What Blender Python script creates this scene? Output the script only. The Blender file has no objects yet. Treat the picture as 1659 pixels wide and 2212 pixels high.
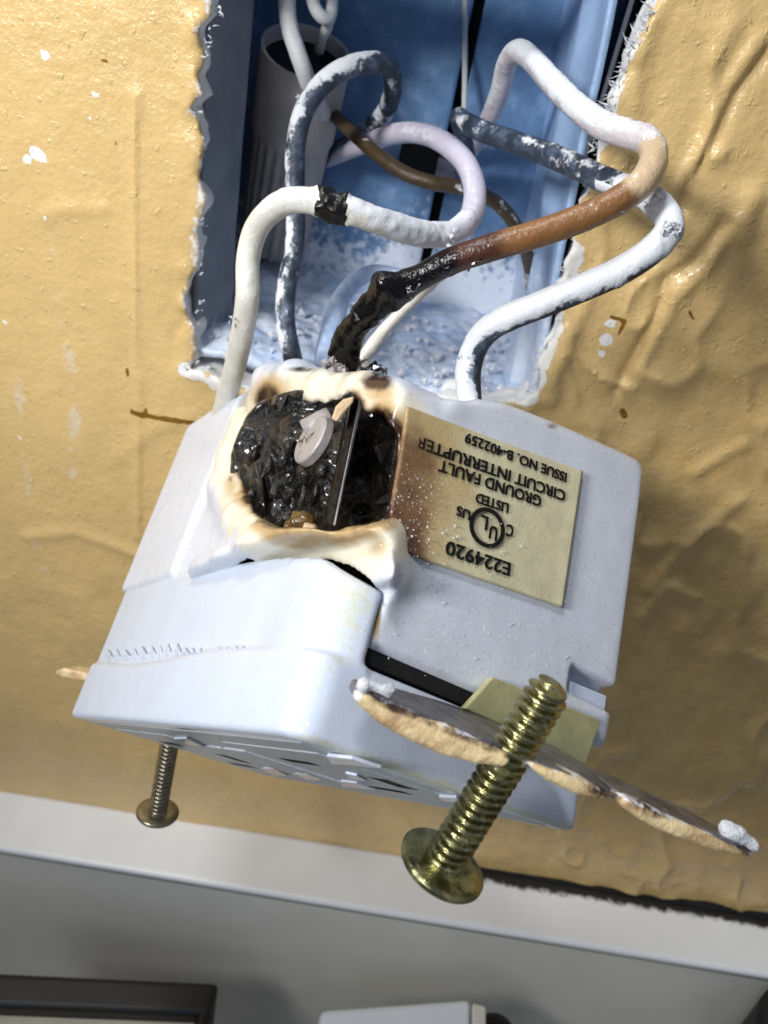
import bpy, math, random
import numpy as np
from mathutils import Matrix, Vector

# ------------------------------------------------------------------ frame of reference
# 1 Blender unit = 1 cm.  Helper maths below work in millimetres.
FP, CX, CY = 1664., 829.5, 1106.          # pinhole of the phone lens (reference grid 1659 x 2212)
D = 133.                                  # lens to wall, perpendicular, mm
_d = np.array([-527., 2410., FP]); _d /= np.linalg.norm(_d)
_h = np.array([1., .2, 0.]); _h -= _h @ _d * _d; _h /= np.linalg.norm(_h)
_n = np.cross(_h, _d)
M = np.array([_h, _n, -_d])               # camera vector -> world vector
CAM = np.array([0., -D, 0.])
RD = np.array([[0.58513121, 0.77334534, 0.24404598],
               [-0.18543784, 0.42056832, -0.88810759],
               [-0.78945188, 0.47440412, 0.38949514]])     # device axes (u long, v across, w to the back)
TD = np.array([-15.24866434, 33.80220822, 104.07931554])

def ray(px, py): return M @ np.array([(px - CX) / FP, (py - CY) / FP, 1.])
def U(px, py, z): return CAM + ray(px, py) * z
def onY(px, py, Y=0.):
    r = ray(px, py); return CAM + r * ((D + Y) / r[1])
def onX(px, py, X):
    r = ray(px, py); return CAM + r * (X / r[0])
def onZ(px, py, Z):
    r = ray(px, py); return CAM + r * (Z / r[2])
def proj(P):
    q = (P - CAM) @ M
    return FP * q[..., 0] / q[..., 2] + CX, FP * q[..., 1] / q[..., 2] + CY, q[..., 2]
MD = M @ RD
TW = CAM + M @ TD
def dev2w(Q): return np.asarray(Q, float) @ MD.T + TW
def w2dev(P): return (np.asarray(P, float) - TW) @ MD
CD = w2dev(CAM)
def dplane(px, py, ax, val):
    r = ray(px, py) @ MD
    return CD + r * ((val - CD[ax]) / r[ax])
def DS(px, py, v=-18.): return dplane(px, py, 1, v)
def DE(px, py, u=36.8): return dplane(px, py, 0, u)
def DW(px, py, w=0.): return dplane(px, py, 2, w)

# ------------------------------------------------------------------ camera, world, lights
scene = bpy.context.scene
scene.unit_settings.scale_length = 0.01
cd = bpy.data.cameras.new('camera')
cam = bpy.data.objects.new('camera', cd); scene.collection.objects.link(cam)
cd.sensor_fit = 'HORIZONTAL'; cd.sensor_width = 36; cd.lens = 36 * FP / 1659
cd.clip_start = .1; cd.clip_end = 500
R3 = Matrix([[M[i][0], -M[i][1], -M[i][2]] for i in range(3)])
cam.matrix_world = Matrix.Translation(Vector(CAM * .1)) @ R3.to_4x4()
cd.dof.use_dof = True; cd.dof.focus_distance = 9.2; cd.dof.aperture_fstop = .55
scene.camera = cam
scene.view_settings.view_transform = 'Standard'
scene.view_settings.look = 'None'
scene.view_settings.exposure = .12; scene.view_settings.gamma = 1
w = bpy.data.worlds.new('World'); scene.world = w; w.use_nodes = True
wn = w.node_tree
bg = wn.nodes['Background']; bg.inputs[1].default_value = .19
tc = wn.nodes.new('ShaderNodeTexCoord'); sx = wn.nodes.new('ShaderNodeSeparateXYZ')
rp = wn.nodes.new('ShaderNodeValToRGB'); mr = wn.nodes.new('ShaderNodeMapRange')
mr.inputs[1].default_value = -1; mr.inputs[2].default_value = 1
wn.links.new(tc.outputs['Generated'], sx.inputs[0]); wn.links.new(sx.outputs[2], mr.inputs[0])
wn.links.new(mr.outputs[0], rp.inputs[0]); wn.links.new(rp.outputs[0], bg.inputs[0])
e = rp.color_ramp.elements
e[0].position = .15; e[0].color = (.20, .19, .18, 1)
e[1].position = .75; e[1].color = (.62, .76, 1.0, 1)

def area(name, loc, target, size, power, col):
    l = bpy.data.lights.new(name, 'AREA'); l.size = size; l.energy = power; l.color = col
    o = bpy.data.objects.new(name, l); scene.collection.objects.link(o)
    o.location = loc
    o.rotation_euler = (Vector(target) - Vector(loc)).to_track_quat('-Z', 'Y').to_euler()
    return o
def spot(name, loc, target, cone, blend, soft, power, col):
    l = bpy.data.lights.new(name, 'SPOT'); l.spot_size = math.radians(cone); l.spot_blend = blend; l.shadow_soft_size = soft; l.energy = power; l.color = col
    o = bpy.data.objects.new(name, l); scene.collection.objects.link(o); o.location = loc
    o.rotation_euler = (Vector(target) - Vector(loc)).to_track_quat('-Z', 'Y').to_euler(); return o
spot('key_spot', (-15, -20, 7.5), (-1.5, 0, -2.5), 92, 1., 2.6, 25000, (1., .985, .96))  # unseen key from the upper left, its cone shaped to dim the lower wall
area('overhead_light', (-9, -5.5, 28), (0, -5, -14), 5, 4600, (.96, .98, 1.))
area('room_fill', (-16, -42, 16), (0, 0, -8), 14, 1700, (.86, .93, 1.))

# ------------------------------------------------------------------ numpy noise and sdf tools
def _hash(i, j, k, s):
    n = (i * 73856093) ^ (j * 19349663) ^ (k * 83492791) ^ (s * 2654435761 & 0xffffffff)
    n = (n ^ (n >> 13)) * 1274126177 & 0xffffffff
    n = (n ^ (n >> 16)) * 668265263 & 0xffffffff
    return ((n ^ (n >> 15)) & 0xffffff) / float(0xffffff)
def vnoise(P, sc, seed=0):
    P = np.asarray(P, float) / sc + 100.
    I = np.floor(P).astype(np.int64); f = P - I; f = f * f * (3 - 2 * f)
    i, j, k = I[..., 0], I[..., 1], I[..., 2]; fx, fy, fz = f[..., 0], f[..., 1], f[..., 2]
    r = 0
    for a in (0, 1):
        for b in (0, 1):
            for c in (0, 1):
                wgt = (fx if a else 1 - fx) * (fy if b else 1 - fy) * (fz if c else 1 - fz)
                r = r + wgt * _hash(i + a, j + b, k + c, seed)
    return r * 2 - 1
def fbm(P, sc, seed=0, n=3):
    r = 0; a = 1.; t = 0
    for o in range(n):
        r = r + a * vnoise(P, sc / 2 ** o, seed + o); t += a; a *= .5
    return r / t
def ss(a, b, x):
    t = np.clip((x - a) / (b - a), 0, 1); return t * t * (3 - 2 * t)
def rbox(P, lo, hi, r):
    lo = np.array(lo, float); hi = np.array(hi, float); c = (lo + hi) / 2; hf = (hi - lo) / 2 - r
    q = np.abs(P - c) - hf
    return np.sqrt((np.maximum(q, 0) ** 2).sum(-1)) + np.minimum(q.max(-1), 0) - r
def smin(a, b, k):
    h = np.clip(.5 + .5 * (b - a) / k, 0, 1); return b * (1 - h) + a * h - k * h * (1 - h)
def smax(a, b, k): return -smin(-a, -b, k)
def capsule(P, a, b, ra, rb=None):
    rb = ra if rb is None else rb
    a = np.array(a, float); b = np.array(b, float); ab = b - a
    t = np.clip(((P - a) @ ab) / (ab @ ab), 0, 1)
    return np.sqrt(((P - a - t[..., None] * ab) ** 2).sum(-1)) - (ra + (rb - ra) * t)
def polyd(x, y, poly):
    """signed distance to a closed polygon, negative inside"""
    d = np.full(x.shape, 1e18); inside = np.zeros(x.shape, bool); n = len(poly)
    for i in range(n):
        x0, y0 = poly[i]; x1, y1 = poly[(i + 1) % n]
        ex, ey = x1 - x0, y1 - y0
        t = np.clip(((x - x0) * ex + (y - y0) * ey) / (ex * ex + ey * ey + 1e-12), 0, 1)
        d = np.minimum(d, (x - x0 - t * ex) ** 2 + (y - y0 - t * ey) ** 2)
        c = ((y0 > y) != (y1 > y)) & (x < (x1 - x0) * (y - y0) / (y1 - y0 + 1e-12) + x0)
        inside ^= c
    return np.where(inside, -1, 1) * np.sqrt(d)
def lined(x, y, pts):
    """distance to an open polyline and the position along it"""
    d = np.full(x.shape, 1e18); s = np.zeros(x.shape); n = len(pts) - 1
    for i in range(n):
        x0, y0 = pts[i]; x1, y1 = pts[i + 1]; ex, ey = x1 - x0, y1 - y0
        t = np.clip(((x - x0) * ex + (y - y0) * ey) / (ex * ex + ey * ey + 1e-12), 0, 1)
        q = (x - x0 - t * ex) ** 2 + (y - y0 - t * ey) ** 2
        s = np.where(q < d, (i + t) / n, s); d = np.minimum(d, q)
    return np.sqrt(d), s
def grid(lo, hi, h):
    ax = [np.arange(lo[i], hi[i] + h, h) for i in range(3)]
    return np.stack(np.meshgrid(*ax, indexing='ij'), -1)
def nets(vol, lo, h):
    """naive surface nets"""
    s = vol < 0; nx, ny, nz = vol.shape
    acc = np.zeros((nx - 1, ny - 1, nz - 1, 3)); cnt = np.zeros((nx - 1, ny - 1, nz - 1))
    offs = [(a, b, c) for a in (0, 1) for b in (0, 1) for c in (0, 1)]
    def sl(o): return tuple(slice(o[i], vol.shape[i] - 1 + o[i]) for i in range(3))
    for o in offs:
        for ax in range(3):
            if o[ax]: continue
            o2 = list(o); o2[ax] = 1
            a = vol[sl(o)]; b = vol[sl(o2)]
            m = (a < 0) != (b < 0)
            t = np.where(m, a / np.where(m, a - b, 1), 0)
            for i in range(3):
                acc[..., i] += m * (o[i] + (t if i == ax else 0))
            cnt += m
    m = cnt > 0
    idx = -np.ones(m.shape, np.int64); idx[m] = np.arange(m.sum())
    ii = np.argwhere(m)
    V = (ii + acc[m] / cnt[m][:, None]) * h + np.array(lo)
    F = []
    for ax in range(3):
        a = [slice(1, -1)] * 3; b = [slice(1, -1)] * 3
        a[ax] = slice(0, -1); b[ax] = slice(1, None)
        s0 = s[tuple(a)]; s1 = s[tuple(b)]
        for flip in (0, 1):
            e_ = np.argwhere((s0 & ~s1) if not flip else (~s0 & s1))
            if not len(e_): continue
            base = e_ + 1; base[:, ax] -= 1
            p, q = [(1, 2), (2, 0), (0, 1)][ax]
            def at(dp, dq):
                z = base.copy(); z[:, p] += dp; z[:, q] += dq
                return idx[z[:, 0], z[:, 1], z[:, 2]]
            f = np.stack([at(-1, -1), at(0, -1), at(0, 0), at(-1, 0)], 1)
            if flip: f = f[:, ::-1]
            F.append(f)
    F = np.concatenate(F); F = F[(F >= 0).all(1)]
    return V, F

# ------------------------------------------------------------------ object helpers
col = scene.collection
def tag(o, label=None, cat=None, group=None, kind=None):
    if label: o['label'] = label
    if cat: o['category'] = cat
    if group: o['group'] = group
    if kind: o['kind'] = kind
    return o
def thing(name, base_mm, label, cat, group=None, mat3=None):
    o = bpy.data.objects.new(name, None); col.objects.link(o); o.empty_display_size = .5
    m = Matrix.Translation(Vector(np.array(base_mm) * .1))
    if mat3 is not None: m = m @ Matrix([list(r) for r in mat3]).to_4x4()
    o.matrix_world = m
    o['m'] = 1; del o['m']
    WM[o.name] = m
    return tag(o, label, cat, group)
WM = {}
def mesh(name, V, F, mat, parent=None, attrs=None, smooth=True, base=None):
    """V in world millimetres; stored local to the parent (or around base)"""
    V = np.asarray(V, float) * .1
    if parent is not None: m = WM[parent.name]
    else:
        b = V.mean(0) if base is None else np.array(base) * .1
        m = Matrix.Translation(Vector(b))
    mi = np.array(m.inverted()); L = V @ mi[:3, :3].T + mi[:3, 3]
    me = bpy.data.meshes.new(name)
    me.from_pydata(L.tolist(), [], [list(map(int, f)) for f in F]); me.update()
    if smooth: me.polygons.foreach_set('use_smooth', [True] * len(me.polygons))
    for k, a in (attrs or {}).items():
        at = me.attributes.new(k, 'FLOAT', 'POINT'); at.data.foreach_set('value', np.asarray(a, np.float32).ravel())
    me.materials.append(mat)
    o = bpy.data.objects.new(name, me); col.objects.link(o)
    if parent is not None: o.parent = parent
    else: o.matrix_world = m
    WM[o.name] = m
    return o
def join(parts):
    Vs, Fs, n = [], [], 0
    for V, F in parts:
        Vs.append(np.asarray(V, float)); Fs += [[i + n for i in f] for f in F]; n += len(V)
    return np.concatenate(Vs), Fs
def hexa(c):
    """8 corners: bottom 4 then top 4"""
    return np.array(c, float), [(3, 2, 1, 0), (4, 5, 6, 7), (0, 1, 5, 4), (1, 2, 6, 5), (2, 3, 7, 6), (3, 0, 4, 7)]
def box(lo, hi):
    (a, b, c), (d, e_, f) = lo, hi
    return hexa([(a, b, c), (d, b, c), (d, e_, c), (a, e_, c), (a, b, f), (d, b, f), (d, e_, f), (a, e_, f)])
def bevel(o, wdt, seg=2):
    m = o.modifiers.new('bevel', 'BEVEL'); m.width = wdt; m.segments = seg; m.limit_method = 'ANGLE'; return o
def slab_from_poly(P, thick):
    P = np.array(P, float); n = len(P); t = np.array(thick, float)
    V = np.concatenate([P, P + t]); F = [tuple(range(n)), tuple(range(2 * n - 1, n - 1, -1))]
    F += [(i, i + n, (i + 1) % n + n, (i + 1) % n) for i in range(n)]
    return V, F
def spline(P, n=10):
    P = np.array(P, float); P = np.vstack([2 * P[0] - P[1], P, 2 * P[-1] - P[-2]])
    out = []
    for i in range(1, len(P) - 2):
        p0, p1, p2, p3 = P[i - 1:i + 3]
        for t in np.arange(n) / n:
            out.append(.5 * ((2 * p1) + (-p0 + p2) * t + (2 * p0 - 5 * p1 + 4 * p2 - p3) * t * t + (-p0 + 3 * p1 - 3 * p2 + p3) * t ** 3))
    out.append(P[-2]); return np.array(out)
def tube(C, r, ns=24, step=.45, caps=True):
    """C: points (n,3) or (n,4 with radius)"""
    C = np.array(C, float)
    if C.shape[1] == 3: C = np.c_[C, np.full(len(C), r)]
    C = spline(C, 14)
    L = np.r_[0, np.cumsum(np.linalg.norm(np.diff(C[:, :3], axis=0), axis=1))]
    n = max(4, int(L[-1] / step)); t = np.linspace(0, L[-1], n)
    C = np.stack([np.interp(t, L, C[:, i]) for i in range(4)], 1)
    T = np.gradient(C[:, :3], axis=0); T /= np.linalg.norm(T, axis=1)[:, None]
    N = np.zeros_like(T); a = np.array([.3, .1, .9]); a -= a @ T[0] * T[0]; N[0] = a / np.linalg.norm(a)
    for i in range(1, n):
        a = N[i - 1] - N[i - 1] @ T[i] * T[i]; N[i] = a / np.linalg.norm(a)
    B = np.cross(T, N); th = np.linspace(0, 2 * np.pi, ns, endpoint=False)
    Nn = N[:, None] * np.cos(th)[None, :, None] + B[:, None] * np.sin(th)[None, :, None]
    V = C[:, None, :3] + Nn * C[:, None, 3:4]
    S = np.repeat((t / L[-1])[:, None], ns, 1)
    F = [(i * ns + j, i * ns + (j + 1) % ns, (i + 1) * ns + (j + 1) % ns, (i + 1) * ns + j) for i in range(n - 1) for j in range(ns)]
    if caps:
        F += [tuple(range(ns - 1, -1, -1)), tuple((n - 1) * ns + j for j in range(ns))]
    return V.reshape(-1, 3), F, Nn.reshape(-1, 3), S.ravel()

# ------------------------------------------------------------------ materials
def lin(c):
    c = [x / 255 for x in c]
    return tuple(x / 12.92 if x <= .04045 else ((x + .055) / 1.055) ** 2.4 for x in c) + (1,)
def material(name, base, rough=.5, metal=0., layers=(), bumps=(), var=.08, vscale=1.2, spec=.5, coat=0., sss=0., rvar=0., trans=0.):
    """layers: (attribute or None, rgb, noise scale, noise gain, low, high, roughness or None)
       bumps: (scale, strength_cm, detail, kind)"""
    m = bpy.data.materials.new(name); m.use_nodes = True; nt = m.node_tree; N = nt.nodes; L = nt.links
    b = N['Principled BSDF']; tc = N.new('ShaderNodeTexCoord')
    def noise(sc, det=5, ro=.6):
        n = N.new('ShaderNodeTexNoise'); n.inputs['Scale'].default_value = sc; n.inputs['Detail'].default_value = det
        n.inputs['Roughness'].default_value = ro; L.new(tc.outputs['Object'], n.inputs['Vector']); return n.outputs[0]
    def math_(op, a, c):
        n = N.new('ShaderNodeMath'); n.operation = op
        for i, x in enumerate((a, c)):
            if isinstance(x, (int, float)): n.inputs[i].default_value = x
            else: L.new(x, n.inputs[i])
        return n.outputs[0]
    def mapr(x, lo, hi, tlo=0., thi=1.):
        n = N.new('ShaderNodeMapRange'); n.interpolation_type = 'SMOOTHSTEP'
        n.inputs[1].default_value = lo; n.inputs[2].default_value = hi; n.inputs[3].default_value = tlo; n.inputs[4].default_value = thi
        L.new(x, n.inputs[0]); return n.outputs[0]
    def mixc(f, a, c):
        n = N.new('ShaderNodeMix'); n.data_type = 'RGBA'; L.new(f, n.inputs[0])
        for i, x in ((6, a), (7, c)):
            if isinstance(x, tuple): n.inputs[i].default_value = x
            else: L.new(x, n.inputs[i])
        return n.outputs[2]
    def mixf(f, a, c):
        n = N.new('ShaderNodeMix'); n.data_type = 'FLOAT'; L.new(f, n.inputs[0])
        for i, x in ((2, a), (3, c)):
            if isinstance(x, (int, float)): n.inputs[i].default_value = x
            else: L.new(x, n.inputs[i])
        return n.outputs[0]
    c = lin(base); n1 = mapr(noise(vscale, 6), .3, .7)
    dark = tuple(x * (1 - var) for x in c[:3]) + (1,); light = tuple(min(1, x * (1 + var)) for x in c[:3]) + (1,)
    colr = mixc(n1, dark, light)
    r = rough
    if rvar: r = mapr(noise(vscale * 3, 5), .3, .7, rough - rvar, rough + rvar)
    mt = None
    for at, rgb, sc, gain, lo, hi, rr in layers:
        nz = math_('MULTIPLY', math_('SUBTRACT', noise(sc, 6, .65), .5), gain)
        if at:
            a = N.new('ShaderNodeAttribute'); a.attribute_name = at; nz = math_('ADD', a.outputs['Fac'], nz)
        else: nz = math_('ADD', nz, .5)
        f = mapr(nz, lo, hi)
        colr = mixc(f, colr, lin(rgb))
        if rr is not None: r = mixf(f, r, rr)
        if metal: mt = math_('MULTIPLY', mt if mt is not None else metal, math_('SUBTRACT', 1., f))
    L.new(colr, b.inputs['Base Color'])
    if isinstance(r, (int, float)): b.inputs['Roughness'].default_value = r
    else: L.new(r, b.inputs['Roughness'])
    if mt is not None: L.new(mt, b.inputs['Metallic'])
    else: b.inputs['Metallic'].default_value = metal
    b.inputs['Specular IOR Level'].default_value = spec
    b.inputs['Coat Weight'].default_value = coat
    if sss:
        b.inputs['Subsurface Weight'].default_value = sss; b.inputs['Subsurface Scale'].default_value = .1
        b.inputs['Subsurface Radius'].default_value = (1, .8, .6)
    if trans: b.inputs['Transmission Weight'].default_value = trans
    prev = None
    for sc, st, det, kind in bumps:
        bp = N.new('ShaderNodeBump'); bp.inputs['Distance'].default_value = st
        hgt = noise(sc, det)
        if kind == 'specks': hgt = mapr(hgt, .62, .72)
        if kind == 'pits': hgt = mapr(hgt, .30, .38)
        L.new(hgt, bp.inputs['Height'])
        if prev is not None: L.new(prev, bp.inputs['Normal'])
        prev = bp.outputs[0]
    if prev is not None: L.new(prev, b.inputs['Normal'])
    return m

DUST = (224, 227, 233)
m_wall = material('wall_paint', (222, 190, 130), .27, var=.04, vscale=.8, rvar=.06, coat=.15,
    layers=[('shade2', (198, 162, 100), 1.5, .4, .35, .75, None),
            (None, (234, 208, 152), 2.2, .9, .62, .72, None),
            ('drip', (226, 206, 176), 6, .9, .40, .62, .5),
            ('white', (240, 240, 238), 9, .5, .45, .55, .7),
            ('brown', (128, 92, 24), 8, .5, .45, .6, .4),
            ('bare', (214, 184, 132), 12, .7, .32, .42, .7),
            ('bare', (238, 236, 232), 10, .9, .48, .62, .9)],
    bumps=[(3., .035, 5, ''), (11., .010, 3, ''), (5., .010, 2, 'specks'), (45., .003, 2, '')])
m_gyp = None
m_metal = material('shade_blue_galvanised', (100, 136, 178), .38, .2, var=.16, vscale=1.1, rvar=.12,  # grey metal; the blue is shadow tint put into its colour
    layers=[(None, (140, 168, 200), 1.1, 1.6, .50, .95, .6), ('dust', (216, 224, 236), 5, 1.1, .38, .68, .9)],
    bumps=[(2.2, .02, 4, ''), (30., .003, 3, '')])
m_metal_l = material('lit_blue_galvanised', (160, 188, 226), .4, .1, var=.10, vscale=1., rvar=.1,  # paler copy of the same metal, painting the panels as lit
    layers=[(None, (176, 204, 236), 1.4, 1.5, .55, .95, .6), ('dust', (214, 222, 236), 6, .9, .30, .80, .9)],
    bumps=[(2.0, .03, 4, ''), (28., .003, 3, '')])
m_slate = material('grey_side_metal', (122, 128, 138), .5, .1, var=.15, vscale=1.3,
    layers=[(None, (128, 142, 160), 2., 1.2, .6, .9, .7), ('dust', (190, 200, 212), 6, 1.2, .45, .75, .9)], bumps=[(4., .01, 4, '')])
m_dark = material('dark_gap', (10, 9, 9), .8, var=.3, vscale=3, bumps=[(6., .02, 4, '')])
m_dust = material('plaster_dust', DUST, .95, var=.06, vscale=4, bumps=[(12., .04, 6, ''), (40., .02, 4, '')])
m_conduit = material('dusty_grey_conduit', (172, 166, 164), .6, var=.12, vscale=1.5,
    layers=[(None, (168, 164, 160), 3, 1.2, .6, .85, .8)], bumps=[(5., .01, 4, '')])
m_jacket = material('grey_cable_jacket', (196, 198, 200), .6, var=.12, vscale=2, layers=[(None, (120, 112, 104), 3, 1.2, .68, .85, .7)], bumps=[(8., .01, 4, '')])
m_house = material('melted_white_plastic', (214, 219, 230), .3, var=.03, vscale=1., sss=.1, rvar=.06,
    layers=[('cream', (232, 226, 206), 2.5, .5, .3, .75, .18),
            ('tan', (190, 162, 118), 3.0, .45, .35, 1.0, .2),
            ('brown', (58, 38, 30), 5, .6, .40, .95, .25),
            ('char', (14, 11, 10), 8, .7, .45, .60, .22),
            ('speck', (242, 244, 250), 24, 2.2, .80, .92, .6),
            (None, (84, 84, 84), 9., 1.9, .98, 1.02, .6)],
    bumps=[(.9, .03, 2, ''), (22., .006, 3, 'specks')])
m_cover = material('glossy_white_cover', (208, 218, 236), .18, var=.02, vscale=.8, sss=.1, coat=.2,
    layers=[('grime', (206, 208, 190), 10, 1.2, .45, .9, .5), ('speck', (246, 248, 252), 26, 2.2, .78, .9, .7),
            (None, (150, 154, 160), 7., 1.5, 1.0, 1.05, .5)],
    bumps=[(.7, .03, 2, ''), (20., .003, 3, 'specks')])
m_face = material('grey_white_face', (186, 194, 204), .3, var=.08, vscale=3,
    layers=[(None, (158, 164, 168), 5, 1.4, .55, .9, .4)], bumps=[(9., .01, 4, '')])
m_char = material('glossy_char', (5, 4, 5), .14, var=.5, vscale=5, spec=.9, coat=.6, rvar=.1,
    layers=[(None, (52, 40, 24), 5, 1.6, .98, 1.12, .2), (None, (120, 112, 108), 12, 1.8, 1.02, 1.12, .25), (None, (20, 26, 38), 7, 1.4, .80, .95, .1)],
    bumps=[(5., .09, 4, ''), (16., .06, 4, ''), (45., .02, 3, '')])
m_soot = material('sooty_metal', (34, 30, 28), .3, .5, var=.4, vscale=4, layers=[(None, (150, 130, 112), 8, 1.6, .78, 1.0, .4)], bumps=[(14., .02, 5, '')])
m_zinc = material('dull_grey_metal', (166, 160, 158), .5, .2, var=.08, vscale=3, layers=[(None, (34, 30, 28), 4, 1.6, .70, .80, .3)], bumps=[(12., .012, 4, '')])
m_amber = material('amber_melt', (120, 92, 40), .12, var=.3, vscale=6, trans=.5, coat=.5, bumps=[(9., .05, 4, '')])
m_tan = material('tan_flake', (206, 178, 140), .5, var=.1, vscale=5, bumps=[(14., .02, 4, '')])
m_brass = material('yellow_zinc', (168, 164, 122), .2, .98, var=.25, vscale=5, rvar=.08,
    layers=[(None, (78, 80, 44), 6, 1.4, .50, .80, .3), (None, (216, 212, 190), 11, 1.4, .80, .95, .3)], bumps=[(18., .006, 4, '')])
m_steel = material('grey_zinc', (150, 146, 130), .3, .9, var=.25, vscale=6, layers=[(None, (74, 84, 76), 8, 1.3, .6, .9, .4)], bumps=[(18., .005, 4, '')])
m_strap = material('yellow_zinc_strap', (206, 202, 150), .36, .45, var=.12, vscale=3, layers=[(None, (120, 104, 44), 6, 1.3, .75, 1., .5)], bumps=[(14., .006, 4, '')])
m_oldmetal = material('dark_dirty_strap', (120, 118, 122), .38, .5, var=.4, vscale=4, layers=[(None, (168, 166, 172), 7, 1.6, .66, .9, .7), (None, (20, 18, 18), 5, 1.4, .7, .9, .5)], bumps=[(10., .03, 5, '')])
m_cream = material('cream_paint_crust', (230, 206, 158), .35, var=.1, vscale=2,
    layers=[(None, (186, 154, 114), 2.2, 1.6, .42, .72, .5), ('soil', (62, 42, 32), 5, 1.0, .45, .75, .5), ('white', (232, 234, 242), 8, .9, .4, .6, .9)], bumps=[(9., .03, 5, '')])
m_label = material('scorched_paper_label', (216, 208, 172), .5, var=.10, vscale=3.,
    layers=[(None, (200, 190, 146), 9, 1.1, .6, .9, None), ('tan', (196, 174, 126), 5, .6, .3, .9, None), ('burn', (140, 108, 74), 5, .6, .35, .95, None),
            ('burn', (92, 62, 44), 5, .6, .80, 1.2, None), ('speck', (244, 242, 232), 30, 2.6, .80, .88, .5)],
    bumps=[(30., .005, 4, ''), (24., .006, 3, 'specks')])
m_ink = material('black_ink', (14, 13, 12), .5, var=.2, vscale=8, layers=[(None, (190, 178, 134), 30, 1.8, .98, 1.06, None)])
def wire_mat(name, base, rough, dustcol=DUST, extra=(), dlo=.42, dhi=.62, var=.08):
    return material(name, base, rough, var=var, vscale=2.5, rvar=.05, spec=.5,
        layers=list(extra) + [('dust', dustcol, 12, .8, dlo, dhi, .9), ('char', (16, 13, 11), 9, .5, .45, .6, .25)],
        bumps=[(5., .015, 4, ''), (26., .010, 4, '')])
m_wwhite = wire_mat('white_insulation', (232, 228, 216), .4)
m_wlilac = wire_mat('lilac_white_insulation', (222, 220, 210), .38, extra=[('tint', (208, 202, 218), 3, .3, .3, .8, None)])
m_wblack = wire_mat('black_insulation', (46, 56, 70), .42, extra=[(None, (104, 120, 144), 3.5, 1.5, .42, .85, .6)], var=.2)
m_wground = wire_mat('tarnished_copper', (74, 60, 40), .4, extra=[(None, (120, 100, 62), 6, 1.2, .7, .95, .4)], var=.25)
m_wburn = material('scorched_insulation', (218, 210, 214), .33, var=.06, vscale=2, rvar=.06,
    layers=[('b1', (206, 180, 146), 3, .4, .25, .75, .35), ('b2', (134, 94, 56), 3, .6, .3, .75, .28), ('b3', (78, 46, 34), 4, .6, .3, .8, .26), ('b4', (14, 9, 11), 5, .6, .3, .75, .14),
            ('char', (9, 8, 8), 7, .5, .4, .7, .2), ('dust', DUST, 16, 1.3, .5, .62, .9)],
    bumps=[(5., .03, 5, ''), (18., .010, 3, '')])
m_ledge = material('white_laminate', (240, 241, 242), .35, var=.03, vscale=.5, layers=[('dirt', (34, 32, 28), 4, .9, .4, .75, .8), (None, (120, 116, 110), 3.2, 1.5, .95, 1.02, .7)], bumps=[(2., .01, 3, '')])
m_front = material('grey_laminate', (228, 226, 218), .3, var=.05, vscale=.3)
m_counter = material('speckled_counter', (190, 180, 160), .4, var=.1, vscale=.6)
m_black = material('black_plastic', (10, 11, 15), .5, var=.2, vscale=1.)
m_whitebox = material('white_box', (222, 230, 240), .5, var=.03, vscale=.8)

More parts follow.
